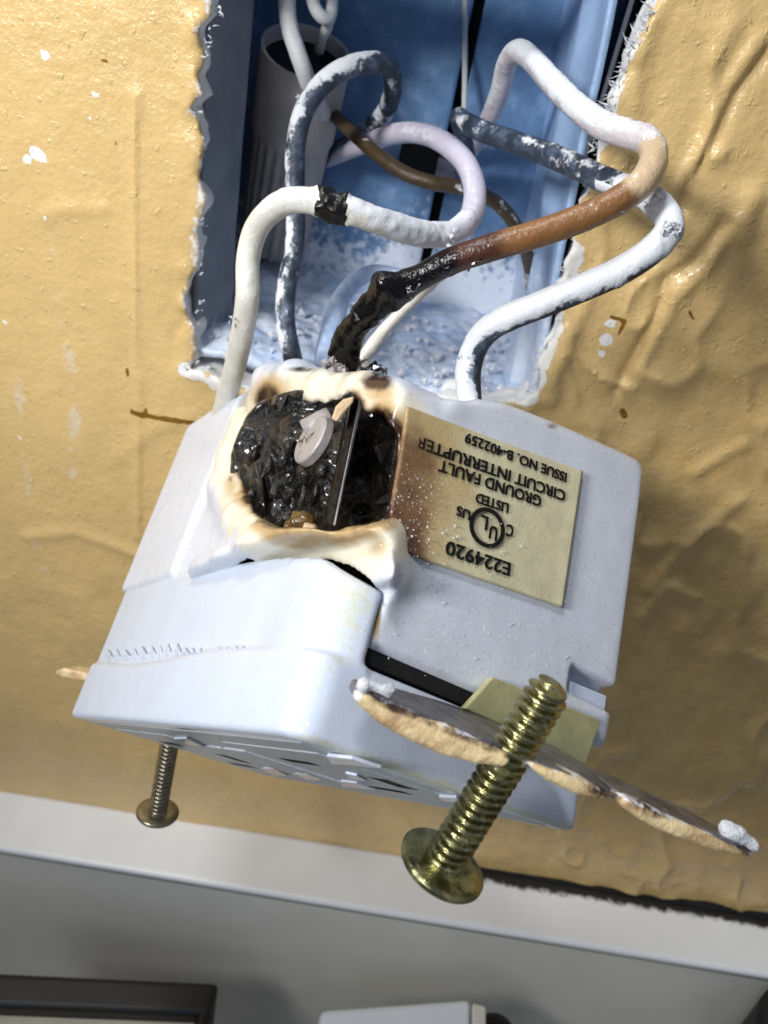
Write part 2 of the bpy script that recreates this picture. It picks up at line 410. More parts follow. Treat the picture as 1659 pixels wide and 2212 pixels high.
# ------------------------------------------------------------------ wall with the broken opening
def px2w(pts, Y=0.):
    return [(float(a[0]), float(a[2])) for a in (onY(x, y, Y) for x, y in pts)]
OPEN_PX = [(474, -160), (470, 0), (466, 45), (440, 66), (448, 118), (432, 160), (438, 205), (414, 232), (430, 290), (436, 340), (424, 385), (441, 424), (428, 470), (424, 560), (402, 620), (408, 690), (424, 742),
           (400, 800), (520, 842), (700, 868), (940, 872), (1130, 872), (1150, 850), (1176, 742), (1212, 690), (1182, 636), (1206, 590), (1238, 540), (1262, 492), (1258, 440), (1284, 396), (1278, 330), (1312, 270), (1322, 200), (1352, 140), (1380, 80), (1405, 30), (1430, -10), (1470, -160)]
opening = px2w(OPEN_PX)
def wallfeat(X, Z, P):
    """paint relief in mm towards the room"""
    hgt = .55 * fbm(P, 38, 5, 2) + .22 * fbm(P * np.array([1, 1, .45]), 9, 11, 2)
    rough_side = ss(12, 34, X)                                  # heavier trowel marks right of the opening
    rid = 1 - np.abs(fbm((P + 3 * vnoise(P, 20, 3)[..., None]) @ np.array([[.85, 0, .5], [0, 1, 0], [-.5, 0, .35]]).T, 16, 21, 3)) * 2.2
    hgt = hgt + rough_side * (1.1 * np.clip(rid, 0, 1) ** 5) + rough_side * .5 * fbm(P @ np.array([[.85, 0, .5], [0, 1, 0], [-.5, 0, .3]]).T, 7, 31, 3)
    low = ss(-95, -140, Z)
    hgt = hgt + low * .5 * fbm(P, 12, 41, 3)
    def ridge(px, ht, wd):
        d, s = lined(X, Z, px2w(px)); return ht * np.exp(-(d / wd) ** 2)
    hgt = hgt + ridge([(295, 200), (296, 420), (298, 640), (298, 1160)], .5, .8) - ridge([(301, 250), (302, 520), (303, 800)], .35, .4)
    hgt = hgt - ridge([(1659, 110), (1590, 200), (1540, 300), (1490, 390), (1476, 450)], 1.0, .9) + ridge([(1640, 90), (1570, 200), (1520, 310), (1470, 400)], .8, 1.4)
    hgt = hgt - ridge([(1560, 480), (1500, 560), (1440, 600), (1410, 700), (1330, 850)], 1.1, .9) + ridge([(1590, 470), (1520, 580), (1460, 640), (1380, 800)], .7, 1.2)
    hgt = hgt + ridge([(1430, 0), (1380, 130), (1370, 280), (1330, 400), (1290, 470)], .5, 1.2)
    hgt = hgt + ridge([(1620, 430), (1600, 500)], 1.5, 2.2) + ridge([(1540, 340), (1555, 330)], .9, 1.2) + ridge([(1580, 60), (1540, 130)], .5, 1.4)
    hgt = hgt + ridge([(100, 470), (120, 452), (230, 450)], .3, 1.2) + ridge([(400, 690), (370, 730), (380, 780)], -.35, 1.0)
    hgt = hgt + ridge([(240, 1000), (330, 930), (420, 900)], .3, 1.6) + ridge([(60, 1160), (160, 1150), (300, 1200)], .5, 1.5)
    hgt = hgt + ridge([(1400, 1270), (1500, 1150), (1600, 1080)], .8, 1.6) + ridge([(1390, 1330), (1440, 1260), (1500, 1290)], .8, 1.4) + ridge([(1500, 1020), (1600, 960)], .7, 1.5)
    hgt = hgt + ridge([(1230, 720), (1200, 800), (1190, 860)], 1.3, 1.8) + ridge([(440, 640), (400, 660)], .9, 1.2)
    return hgt
h = .72
lo = [-98, -4.0, -222]; hi = [140, 13, 12]
G = grid(lo, hi, h)
X2, Z2 = G[:, 0, :, 0], G[:, 0, :, 2]
P2 = np.stack([X2, 0 * X2, Z2], -1)
hf = wallfeat(X2, Z2, P2)
od = polyd(X2, Z2, opening)                                      # negative inside the opening
chew = 2.2 * fbm(P2, 9, 51, 4) + 1.0 * fbm(P2, 2.2, 57, 2)
od = od + chew * .75
Y = G[..., 1]
rim = np.exp(-np.maximum(od, 0) ** 2 / 9) * (.5 + fbm(P2, 4, 61, 2)) * .8
front = -(hf + rim)[:, None, :]
depthn = fbm(G * np.array([1, 1.3, 1]), 8, 71, 4)
open3 = -(od[:, None, :] - np.clip(Y, 0, 12) * .12 + 2.4 * depthn * ss(.6, 2.5, Y))
vol = np.maximum(np.maximum(front - Y, Y - 10.5), open3)
V, F = nets(vol, lo, h)
edge = polyd(V[:, 0], V[:, 2], opening) + .75 * (2.2 * fbm(V * [1, 0, 1], 9, 51, 4) + 1.0 * fbm(V * [1, 0, 1], 2.2, 57, 2))
hv = wallfeat(V[:, 0], V[:, 2], V * [1, 0, 1])
depth = V[:, 1] + hv
bare = np.clip(.95 * ss(.5, 1.6, depth) + .55 * ss(2.2, .2, edge + 1.2 * vnoise(V, 4, 81)) * (vnoise(V, 7, 83) > -.1), 0, 1)
# plaster smeared at the lower right edge and along the sill of the opening
for pts, wd in (([(1240, 540), (1200, 680), (1170, 780), (1140, 860)], 3.0), ([(1370, 60), (1330, 180), (1300, 290), (1270, 380)], 2.2), ([(470, 60), (440, 300), (436, 400)], .8), ([(400, 800), (480, 835)], 2.2)):
    d, _ = lined(V[:, 0], V[:, 2], px2w(pts)); bare = np.maximum(bare, .75 * ss(wd, wd * .3, d + .8 * vnoise(V, 2, 85)))
drip = 0 * bare
for pts, wd, k in (([(130, 640), (140, 720), (160, 900), (162, 1020)], 2.6, .72), ([(100, 480), (118, 560), (125, 620)], 2.2, .62), ([(150, 960), (160, 1025)], 1.3, .8), ([(30, 800), (50, 950), (60, 1060)], 2.2, .60), ([(70, 1150), (90, 1260)], 2.4, .6)):
    d, _ = lined(V[:, 0], V[:, 2], px2w(pts)); drip = np.maximum(drip, k * ss(wd * 1.5, 0, d + .9 * vnoise(V, 3, 19)) * (.72 + .5 * fbm(V, 7, 29, 3)))
white = 0 * bare
def spot(px, r, arr, k=1., st=(1, 1)):
    c = onY(*px); d = np.hypot((V[:, 0] - c[0]) * st[0], (V[:, 2] - c[2]) * st[1]); return np.maximum(arr, k * ss(r, r * .4, d))
for p, r in (((206, 202), .75), ((96, 118), 1.0), ((196, 252), .5), ((78, 330), 1.6), ((60, 345), 1.1), ((92, 340), 1.2), ((3, 345), .5), ((100, 470), .6), ((12, 695), .7), ((45, 948), .6), ((96, 395), .4), ((1310, 735), 1.7), ((1318, 700), 1.2), ((1300, 765), .9), ((1330, 690), .8)):
    white = spot(p, r, white)
brown = 0 * bare
for pts, wd in (([(285, 890), (330, 902), (420, 914)], .8), ([(310, 905), (312, 885)], .5), ([(219, 133), (228, 131)], .3), ([(238, 286), (250, 305), (248, 330)], .22), ([(272, 792), (278, 818)], .3), ([(1345, 890), (1350, 900)], .9), ([(1490, 675), (1500, 690)], .3), ([(1320, 685), (1350, 690), (1330, 730)], .5)):
    d, _ = lined(V[:, 0], V[:, 2], px2w(pts)); brown = np.maximum(brown, ss(wd * 1.4, 0, d))
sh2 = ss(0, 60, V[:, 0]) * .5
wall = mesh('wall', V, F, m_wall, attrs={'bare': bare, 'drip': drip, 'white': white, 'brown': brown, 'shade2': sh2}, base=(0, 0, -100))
tag(wall, 'tan painted plaster wall with a ragged opening broken around the metal box', 'wall')
wm = WM[wall.name]
# outer wall sheets beyond the detailed area
for nm_lo, nm_hi in (((-400, 1, -420), (-98, 11, 200)), ((140, 1, -420), (400, 11, 200)), ((-98, 1, -420), (140, 11, -222)), ((-98, 1, 60), (140, 11, 200))):
    Vb, Fb = box(nm_lo, nm_hi)
    o = mesh('wall_extension', Vb, Fb, m_wall, smooth=False)
    o.parent = wall; o.matrix_parent_inverse = Matrix(wm).inverted(); 

# torn paper fibres along the broken edge
rf = random.Random(41); parts = []
for (xa, ya, xb, yb, n, ln) in ((1425, 10, 1370, 110, 60, 2.6), (1370, 110, 1305, 290, 110, 2.0), (1300, 250, 1262, 470, 60, 1.2), (1262, 500, 1180, 690, 60, 1.3), (1180, 720, 1150, 850, 50, 1.2), (470, 10, 436, 130, 30, 1.2), (436, 200, 428, 700, 46, 1.0), (410, 780, 520, 840, 40, 1.2)):
    for i in range(int(n * .6)):
        t = rf.random(); c = onY(xa + (xb - xa) * t + rf.uniform(-9, 9), ya + (yb - ya) * t + rf.uniform(-6, 6), rf.uniform(-.2, 2.2))
        sx_ = -1 if xa > 900 else 1
        dv = np.array([sx_ * rf.uniform(.1, 1.), -rf.uniform(-.2, .6), rf.uniform(-.6, .8)]); dv /= np.linalg.norm(dv); l = ln * rf.uniform(.4, 1.2)
        b1 = np.cross(dv, [0, 1, .2]); b1 /= np.linalg.norm(b1); b2 = np.cross(dv, b1); w0 = rf.uniform(.08, .28)
        md = c + dv * l * .6 + b2 * rf.uniform(-.4, .4) + b1 * rf.uniform(-.4, .4)
        ring0 = [c + b1 * w0, c + b2 * w0 * .5, c - b1 * w0, c - b2 * w0 * .5]; ring1 = [md + b1 * w0 * .6, md + b2 * w0 * .3, md - b1 * w0 * .6, md - b2 * w0 * .3]
        V4 = np.array(ring0 + ring1 + [c + dv * l]); parts.append((V4, [(3, 2, 1, 0)] + [(k, (k + 1) % 4, 4 + (k + 1) % 4, 4 + k) for k in range(4)] + [(4 + k, 4 + (k + 1) % 4, 8) for k in range(4)]))
V, F = join(parts)
o = mesh('torn_paper_fibre', V, F, m_dust, wall, smooth=False); o['kind'] = 'stuff'

# ------------------------------------------------------------------ metal electrical box in the opening
BX0, BX1, BZ0, BZ1, BY = -40., 24.5, -64., 40., 47.
box_t = thing('electrical_box', (-8, 10, -64), 'galvanised electrical box in the wall opening, its colour tinted shadow blue, dusted with plaster', 'electrical box')
def sheet(a, b, c, d, thick, nu=50, nv=50, disp=None):
    """bilinear sheet a-b-c-d with a second skin offset by thick"""
    a, b, c, d = [np.array(x, float) for x in (a, b, c, d)]
    s, t = np.meshgrid(np.linspace(0, 1, nu), np.linspace(0, 1, nv), indexing='ij')
    s = s[..., None]; t = t[..., None]
    P = a * (1 - s) * (1 - t) + b * s * (1 - t) + c * s * t + d * (1 - s) * t
    if disp is not None: P = P + disp(s, t, P)
    P = P.reshape(-1, 3); n = len(P); Q = P + np.array(thick, float)
    F = []
    for i in range(nu - 1):
        for j in range(nv - 1):
            k = i * nv + j; f = (k, k + nv, k + nv + 1, k + 1)
            F.append(f); F.append(tuple(x + n for x in f[::-1]))
    rimi = [i * nv for i in range(nu)] + [(nu - 1) * nv + j for j in range(1, nv)] + [i * nv + nv - 1 for i in range(nu - 2, -1, -1)] + list(range(nv - 2, 0, -1))
    m = len(rimi)
    F += [(rimi[i], rimi[i] + n, rimi[(i + 1) % m] + n, rimi[(i + 1) % m]) for i in range(m)]
    return np.concatenate([P, Q]), F
def dents(ax, amp, sc, seed):
    def f(s, t, P):
        q = np.zeros_like(P); q[..., ax] = amp * fbm(P, sc, seed, 2); return q
    return f
SX = float(onY(993, 150, BY)[0])
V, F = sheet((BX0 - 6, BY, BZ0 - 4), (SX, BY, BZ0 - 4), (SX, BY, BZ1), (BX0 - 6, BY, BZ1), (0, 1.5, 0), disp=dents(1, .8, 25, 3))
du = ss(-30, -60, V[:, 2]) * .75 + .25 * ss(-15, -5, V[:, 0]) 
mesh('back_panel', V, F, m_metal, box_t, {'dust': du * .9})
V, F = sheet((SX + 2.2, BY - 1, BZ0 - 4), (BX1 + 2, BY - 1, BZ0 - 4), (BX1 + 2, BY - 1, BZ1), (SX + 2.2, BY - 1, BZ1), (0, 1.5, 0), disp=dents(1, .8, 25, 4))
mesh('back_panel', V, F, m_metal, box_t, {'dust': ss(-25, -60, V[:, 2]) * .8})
V, F = box((SX - 4, BY + 4, BZ0 - 4), (SX + 6, BY + 6, BZ1)); mesh('slit_shade_strip', V, F, m_dark, box_t, smooth=False)  # dark strip painting the shade behind the slit
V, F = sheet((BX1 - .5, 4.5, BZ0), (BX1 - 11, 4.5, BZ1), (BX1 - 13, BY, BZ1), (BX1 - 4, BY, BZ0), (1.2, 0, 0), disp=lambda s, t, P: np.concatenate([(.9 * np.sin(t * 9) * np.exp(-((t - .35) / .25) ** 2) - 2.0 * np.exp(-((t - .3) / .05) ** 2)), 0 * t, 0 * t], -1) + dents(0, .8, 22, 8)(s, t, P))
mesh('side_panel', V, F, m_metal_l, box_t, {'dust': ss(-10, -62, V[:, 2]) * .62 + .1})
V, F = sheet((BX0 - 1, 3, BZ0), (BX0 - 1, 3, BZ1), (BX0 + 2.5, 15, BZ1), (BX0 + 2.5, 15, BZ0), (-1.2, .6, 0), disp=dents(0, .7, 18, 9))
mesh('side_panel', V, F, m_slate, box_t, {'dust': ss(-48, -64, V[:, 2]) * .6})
V, F = box((BX0 - 14, 13, BZ0 - 4), (BX0 - 9, BY, BZ1)); mesh('side_gap_shade', V, F, m_dark, box_t, smooth=False)  # dark blocks added as the shade beyond both side panels
V, F = box((BX1 + 3, 11, BZ0 - 4), (BX1 + 5, BY, BZ1)); mesh('side_gap_shade', V, F, m_dark, box_t, smooth=False)
V, F = sheet((BX0 - 1, 2, BZ0), (BX1, 2, BZ0), (BX1, BY, BZ0 + 5), (BX0 - 1, BY, BZ0 + 5), (0, 0, -1.5), 120, 90,
             disp=lambda s, t, P: np.concatenate([0 * t, 0 * t, 2.2 * np.maximum(fbm(P, 9, 12, 3)[..., None], -.2) + 1.6 * np.exp(-(((P[..., :1] + 38) / 9) ** 2)) + .5 * vnoise(P, 1.6, 77)[..., None]], -1))
mesh('bottom_panel', V, F, m_metal_l, box_t, {'dust': .66 + .2 * vnoise(V, 6, 5)})
V, F = box((BX0, 2, BZ1), (BX1, BY, BZ1 + 1.5)); mesh('top_panel', V, F, m_metal, box_t, smooth=False)
# knock-out hole as a dark block with its shade in the colour, mounting tab, wrinkled bonding fold
kc = onY(925, 325, BY - 1.5)
k0, k1 = onY(876, 268, BY - 1.5), onY(968, 392, BY - 1.5)
V, F = box((k0[0], BY - 3.2, k1[2]), (k1[0], BY - 1.6, k0[2])); bevel(mesh('knockout', V, F, m_dark, box_t, smooth=False), .05)
V, F = box((k1[0] - 3, BY - 7, k1[2] - 1), (k1[0] + 1, BY - 3.4, k1[2] + 5)); bevel(mesh('mounting_tab', V, F, m_slate, box_t, smooth=False), .03)
V, F, Nn, S = tube([U(1004, -60, 150), U(1004, 60, 150), U(1004, 180, 151), U(1002, 262, 152)], .55); mesh('seam_sliver', V, F, m_jacket, box_t)
V, F, Nn, S = tube([np.r_[U(*p), r] for p, r in (((905, 905, 0 + 146), 1), ((880, 600, 156), 1.5), ((800, 590, 158), 1.6), ((740, 640, 152), 1.8), ((712, 740, 142), 2.2), ((700, 800, 136), 2.0))][1:], 1.5)
mesh('bonding_fold', V, F, m_metal_l, box_t, {'dust': .5 + 0 * S})

# crumbs of plaster lying on the sill (uncountable)
rng = random.Random(7); cr = []
for i in range(420):
    x = rng.uniform(BX0, BX1); y = rng.uniform(0, 34) ** 1.0; r = rng.choice([.25, .3, .4, .55, .8, 1.1]) * rng.uniform(.6, 1.1)
    if x > -30 and rng.random() < .25: continue
    c = np.array([x, y, BZ0 + y * .11 + .4 + r * .5 + 1.2 * math.exp(-((x + 38) / 9) ** 2)])
    pts = np.array([[1, 0, 0], [-1, 0, 0], [0, 1, 0], [0, -1, 0], [0, 0, 1], [0, 0, -1]], float)
    pts = pts * np.array([[rng.uniform(.5, 1.2)] for _ in range(6)]) * r + np.array([[rng.uniform(-.2, .2) * r for _ in range(3)] for _ in range(6)])
    cr.append((pts + c, [(0, 2, 4), (2, 1, 4), (1, 3, 4), (3, 0, 4), (2, 0, 5), (1, 2, 5), (3, 1, 5), (0, 3, 5)]))
V, F = join(cr)
tag(mesh('plaster_crumbs', V, F, m_dust, smooth=False), 'white plaster crumbs and dust scattered on the sill of the metal box', 'debris', kind='stuff')

# ------------------------------------------------------------------ conduit with its cables
ctop = onY(662, 112, 29); _a = np.array([.14, -.40, .88]); cbot = ctop - _a / np.linalg.norm(_a) * 44
ax = ctop - cbot; Lc = np.linalg.norm(ax); ax /= Lc
e1 = np.cross(ax, [0, 1, 0]); e1 /= np.linalg.norm(e1); e2 = np.cross(ax, e1)
con = thing('conduit', cbot, 'dusty grey ribbed plastic conduit with an open dark mouth inside the metal box', 'conduit')
def revolve(base, ax, e1, e2, prof, ns=64, rfun=None, closed=False):
    V = []; F = []
    th = np.linspace(0, 2 * np.pi, ns, endpoint=False)
    for z, r in prof:
        rr = r + (rfun(th, z) if rfun else 0 * th)
        V.append(base + ax * z + (np.cos(th) * rr)[:, None] * e1 + (np.sin(th) * rr)[:, None] * e2)
    n = len(prof)
    F = [(i * ns + j, i * ns + (j + 1) % ns, (i + 1) * ns + (j + 1) % ns, (i + 1) * ns + j) for i in range(n - 1) for j in range(ns)]
    if closed: F += [tuple(range(ns - 1, -1, -1)), tuple((n - 1) * ns + j for j in range(ns))]
    return np.concatenate(V), F
prof = [(z, 7.6 if z < Lc * .62 else 8.4) for z in np.linspace(0, Lc, 40)] + [(Lc + .25, 8.4), (Lc + .3, 8.2), (Lc, 7.7), (Lc - 8, 7.6)]
V, F = revolve(cbot, ax, e1, e2, prof, 96, rfun=lambda th, z: (.28 * np.sin(th * 22) if z < Lc * .62 else 0 * th) + 0 * th)
mesh('conduit_body', V, F, m_conduit, con)
V, F = revolve(cbot + ax * (Lc - 3), ax, e1, e2, [(0, .01), (0.01, 7.65), (.5, 7.6)], 48); mesh('mouth_shade_disc', V, F, m_dark, con)  # dark disc plugs the mouth, painting its inner shade
def cable(name, pts, r, mat, label, cat, group, dust=None, **kw):
    P = [U(*p[:3]) for p in pts]
    V, F, Nn, S = tube(np.array([np.r_[a, (p[3] if len(p) > 3 else r)] for a, p in zip(P, pts)]), r)
    return V, F, Nn, S
V, F, Nn, S = cable('', [(628, -150, 128), (620, 0, 128), (626, 60, 127), (640, 105, 127), (654, 145, 128), (668, 185, 131), (682, 215, 136), (700, 245, 146)], 1.45, None, 0, 0, 0)
tag(mesh('cable', V, F, m_jacket), 'pale straight cable entering the mouth of the grey conduit', 'cable', 'cables entering the conduit')
V, F, Nn, S = cable('', [(660, -150, 128), (672, -40, 128), (678, 10, 129), (698, 38, 130), (715, 28, 131), (718, -60, 132)], 1.1, None, 0, 0, 0)
tag(mesh('cable', V, F, m_jacket), 'pale cable curling in a small loop above the conduit mouth', 'cable', 'cables entering the conduit')
V, F, Nn, S = cable('', [(714, 30, 132), (706, 60, 134), (694, 84, 138), (690, 108, 143)], .95, None, 0, 0, 0)
tag(mesh('cable', V, F, m_jacket), 'short pale cable end poking down behind the conduit mouth beside the curled cable', 'cable', 'cables entering the conduit')

# ------------------------------------------------------------------ wires of the outlet
UPL = np.array([-.55, -.45, .70]); UPL /= np.linalg.norm(UPL)
def wire(name, pts, r, mat, label, dustf=None, extra=None, lump=.05, cat='wire', base_i=0, lumps=None):
    P = np.array([np.r_[U(*p[:3]), (p[3] if len(p) > 3 else r)] for p in pts])
    V, F, Nn, S = tube(P, r, ns=32, step=.3)
    V = V + Nn * (lump * fbm(V, 2.4, 91, 3))[:, None]
    t = thing(name, P[base_i, :3], label, cat, 'wires of the burnt outlet')
    X, Yp, Z = proj(V)
    at = {'dust': dustf(V, Nn, S, X, Yp) if dustf else 0 * S}
    Ps = np.c_[S * 60 * .30, Nn[:, 0] * 1.1, Nn[:, 2] * 1.1]; at['dust'] = at['dust'] + .42 * fbm(Ps, .9, 47, 4)
    if lumps is not None: V = V + Nn * lumps(V, Nn, S, X, Yp)[:, None]
    if extra: at.update(extra(V, Nn, S, X, Yp))
    # thin crust where dust sticks
    V = V + Nn * (.13 * ss(.45, .7, at['dust'] + .35 * vnoise(V, 1.1, 5)))[:, None]
    mesh('insulation', V, F, mat, t, at)
    return t
def flakes(parent, pxs, seed, mat, name='plaster_flake', n=10, spread=9, size=.8):
    rg = random.Random(seed); parts = []
    for (px, py, z) in pxs:
        for i in range(n):
            c = U(px + rg.uniform(-spread, spread), py + rg.uniform(-spread, spread), z + rg.uniform(-.6, .6))
            r = size * rg.uniform(.35, 1.)
            pts = np.array([[1, 0, 0], [-1, 0, 0], [0, .5, 0], [0, -.5, 0], [0, 0, 1], [0, 0, -1]], float)
            q = Matrix.Rotation(rg.uniform(0, 6), 3, Vector((rg.random(), rg.random(), rg.random() + .1))); q = np.array(q)
            pts = (pts * np.array([[rg.uniform(.5, 1.2)] for _ in range(6)]) * r) @ q.T
            parts.append((pts + c, [(0, 2, 4), (2, 1, 4), (1, 3, 4), (3, 0, 4), (2, 0, 5), (1, 2, 5), (3, 1, 5), (0, 3, 5)]))
    V, F = join(parts)
    o = mesh(name, V, F, mat, parent, smooth=False); o['kind'] = 'stuff'; return o

def near(X, Yp, px, py, rad): return np.exp(-(((X - px) ** 2 + (Yp - py) ** 2) / rad ** 2))
# white wire, left, then its lilac loop
w1 = wire('white_wire', [(470, 930, 140), (492, 850, 132), (518, 745, 121), (534, 650, 114), (536, 560, 113), (556, 490, 111), (600, 445, 108), (650, 432, 106), (720, 444, 104), (790, 468, 105), (860, 492, 108), (930, 508, 112), (985, 500, 115), (1020, 460, 118), (1024, 400, 121), (1000, 345, 125), (950, 303, 130), (900, 287, 136), (850, 290, 142), (790, 310, 152), (700, 345, 168)],
    1.75, m_wlilac, 'white wire from the outlet\'s left rear curling into a lilac loop, with a black patch',
    dustf=lambda V, N, S, X, Y: .24 + .42 * near(X, Y, 880, 500, 90) + .25 * near(X, Y, 640, 450, 50) - .3 * ss(.35, .30, S) * 0 + .25 * near(X, Y, 980, 500, 30) + .18 * (N @ UPL) + .1 * vnoise(V, 3, 3),
    extra=lambda V, N, S, X, Y: {'char': .95 * ((np.abs(X - 718 + .15 * (Y - 445)) < 34 + 13 * fbm(V, 1.8, 9, 3)) & (S < .7)), 'tint': 1.1 * ss(1000, 1100, X + .2 * (500 - Y) + 400 * (S > .45))},
    lumps=lambda V, N, S, X, Y: ss(44, 30, np.abs(X - 718)) * (S < .7) * (.2 + 1.1 * fbm(V, 1.0, 17, 3)) + .22 * np.clip(fbm(V, 1.6, 23, 2), 0, 1) * (near(X, Y, 880, 500, 120) + near(X, Y, 610, 460, 50)))
flakes(w1, [(962, 520, 112), (975, 510, 112)], 3, m_dust, n=14, spread=14, size=.5)
flakes(w1, [(500, 690, 114)], 4, m_dust, n=5, spread=8, size=.5)
# black wire looping at upper left
w2 = wire('black_wire', [(648, 860, 134), (634, 780, 133), (618, 700, 133), (620, 620, 133), (636, 540, 133), (640, 460, 133), (638, 380, 131), (640, 310, 129), (656, 245, 127), (690, 190, 126), (740, 152, 126), (795, 136, 128), (838, 145, 131), (850, 185, 136), (836, 235, 143), (800, 275, 150), (750, 310, 158), (690, 350, 168)],
    1.62, m_wblack, 'black wire curling in a tall hoop at upper left, crusted with white plaster',
    dustf=lambda V, N, S, X, Y: np.clip(.32 + .40 * (N @ np.array([-.9, -.3, .1])) * ss(.62, .5, S) + .5 * near(X, Y, 790, 150, 70) * np.clip(N @ UPL + .3, 0, 1) - .25 * near(X, Y, 700, 210, 40) - .75 * near(X, Y, 650, 345, 35) * (N[:, 0] > -.3) + .2 * near(X, Y, 660, 250, 30) - .25 * ss(.10, .0, S) + .25 * vnoise(V, 2.2, 6), 0, 1))
flakes(w2, [(652, 215, 125)], 5, m_dust, n=12, spread=12, size=.45)
# brown scorched wire
w3 = wire('scorched_wire', [(735, 830, 107, 1.9), (742, 785, 106, 2.2), (752, 735, 103, 1.95), (788, 680, 99, 1.75), (845, 632, 96, 1.95), (905, 600, 95, 1.6), (970, 566, 94, 1.6), (1050, 538, 93, 1.6), (1150, 508, 92, 1.6), (1250, 474, 91, 1.6), (1330, 436, 90), (1385, 395, 90), (1412, 345, 92), (1400, 305, 95), (1350, 288, 98), (1295, 268, 101), (1240, 225, 106), (1190, 175, 112), (1150, 130, 118), (1118, 112, 123), (1095, 140, 129), (1080, 200, 136), (1055, 260, 145), (1020, 320, 158), (990, 380, 172)],
    1.62, m_wburn, 'thick hooked wire shading from charred black through brown to white, entering the burnt hole',
    dustf=lambda V, N, S, X, Y: .20 + .40 * ss(.40, .50, S) * np.clip(N @ UPL + .2, -.5, 1) + .3 * ss(.25, .5, S) * np.clip(N @ UPL, 0, 1) - .4 * ss(.12, .05, S) + .2 * vnoise(V, 2.5, 5),
    extra=lambda V, N, S, X, Y: (lambda k: {'b1': 1.25 * ss(k(1385, 296), k(1412, 345), S), 'b2': 1.2 * ss(k(1405, 375), k(1300, 450), S), 'b3': 1.2 * ss(k(1160, 505), k(1010, 550), S) + .3 * np.clip(-(N @ UPL), 0, 1) * ss(k(1330, 436), k(1150, 508), S), 'b4': 1.2 * ss(k(1040, 540), k(930, 588), S), 'char': 1.1 * ss(k(860, 625), k(790, 680), S)})(lambda px, py: S[np.argmin((X - px) ** 2 + (Y - py) ** 2)]),
    lumps=lambda V, N, S, X, Y: 1.15 * near(X, Y, 832, 615, 24) * np.clip(N @ UPL + .4, 0, 1.4) + ss(.17, .1, S) * (.55 * fbm(V, 1.5, 33, 3)) + .05)
flakes(w3, [(718, 795, 104), (735, 802, 104), (775, 795, 105)], 6, m_zinc, 'melted_end', n=16, spread=20, size=1.1)
flakes(w3, [(800, 808, 104), (812, 815, 104)], 8, m_char, 'char_crumb', n=26, spread=22, size=.8)
flakes(w3, [(1025, 575, 92)], 9, m_char, 'char_crumb', n=8, spread=16, size=.35)
# white core wire glimpsed behind it
w6 = wire('bare_wire', [(770, 800, 112, .9), (805, 745, 112, .95), (850, 690, 113, .8), (905, 640, 115, .7), (960, 590, 124, .7)], .8, m_wwhite,
    'thin pale stripped wire running just below the charred wire', dustf=lambda V, N, S, X, Y: .3 + 0 * S, lump=.1)
# black wire with plaster, right
w4 = wire('black_wire', [(1018, 905, 104), (1013, 850, 103), (1012, 805, 102), (1024, 755, 101), (1056, 712, 99), (1110, 682, 97), (1180, 655, 96), (1260, 622, 95), (1340, 586, 94), (1400, 548, 93), (1440, 508, 93), (1446, 478, 94), (1424, 446, 96), (1385, 420, 99), (1310, 390, 104), (1240, 358, 109), (1170, 328, 114), (1100, 304, 119), (1040, 282, 124), (1000, 262, 129), (992, 256, 134), (1000, 290, 142), (1010, 350, 155)],
    1.66, m_wblack, 'black wire bent in a wide hairpin at right, lower run coated in white plaster',
    dustf=lambda V, N, S, X, Y: np.clip(np.where(S < .46, .52 + .62 * (N @ UPL) - .22 * near(X, Y, 1020, 780, 90) - .9 * ss(.40, .46, S) * (N[:, 2] > 0), .12 + .30 * np.clip(N @ UPL, 0, 1) + .5 * near(X, Y, 1418, 440, 20) + .35 * near(X, Y, 1448, 480, 22)) + .2 * vnoise(V, 2., 8), 0, 1))
flakes(w4, [(1420, 420, 93), (1405, 438, 93)], 10, m_dust, n=12, spread=13, size=.7)
flakes(w4, [(1440, 490, 91), (1455, 492, 91)], 12, m_dust, n=14, spread=15, size=.7)
# bare ground wire
w5 = wire('ground_wire', [(660, 140, 165), (690, 200, 158), (712, 238, 150), (760, 285, 142), (810, 330, 138), (870, 372, 135), (930, 394, 134), (990, 404, 135), (1050, 425, 136), (1090, 455, 138), (1125, 510, 142), (1145, 580, 150), (1150, 650, 160)],
    1.25, m_wground, 'dark tarnished copper ground wire crossing behind the white loop', dustf=lambda V, N, S, X, Y: .12 + .55 * ss(.5, .8, S) * np.clip(N @ UPL + .2, 0, 1) + .3 * near(X, Y, 960, 395, 60) * np.clip(N @ UPL, 0, 1) + .25 * vnoise(V, 2, 4))

# ------------------------------------------------------------------ the outlet
dev = thing('outlet', dev2w((0, 0, 0)), 'white ground fault outlet hanging face down with a burnt melted hole in its side', 'outlet', mat3=MD)
HOLE = [(552, 912), (574, 888), (608, 876), (640, 868), (700, 872), (760, 852), (782, 868), (792, 892), (825, 900), (850, 935), (856, 1000), (850, 1080), (836, 1125), (800, 1142), (740, 1152), (690, 1150), (640, 1148), (604, 1146), (574, 1134), (552, 1106), (540, 1064), (520, 1022), (522, 985), (536, 946)]
OUT = [(170, 1500), (200, 1330), (250, 1180), (320, 1010), (350, 1000), (385, 925), (450, 880), (545, 828), (600, 796), (690, 806), (740, 830), (800, 815), (850, 822), (930, 868), (955, 884), (985, 868), (1030, 860), (1085, 868), (1180, 904), (1290, 952), (1380, 992), (1396, 1015), (1392, 1100), (1340, 1500), (1290, 1700), (800, 1700), (170, 1640)]
h = .55
lo = np.array([-40., -23., 7.]); hi = np.array([41., 26., 58.])
G = grid(lo, hi, h)
PX, PY, PZ = proj(dev2w(G)); SC = PZ / FP            # mm per pixel
u_, v_, w_ = G[..., 0], G[..., 1], G[..., 2]
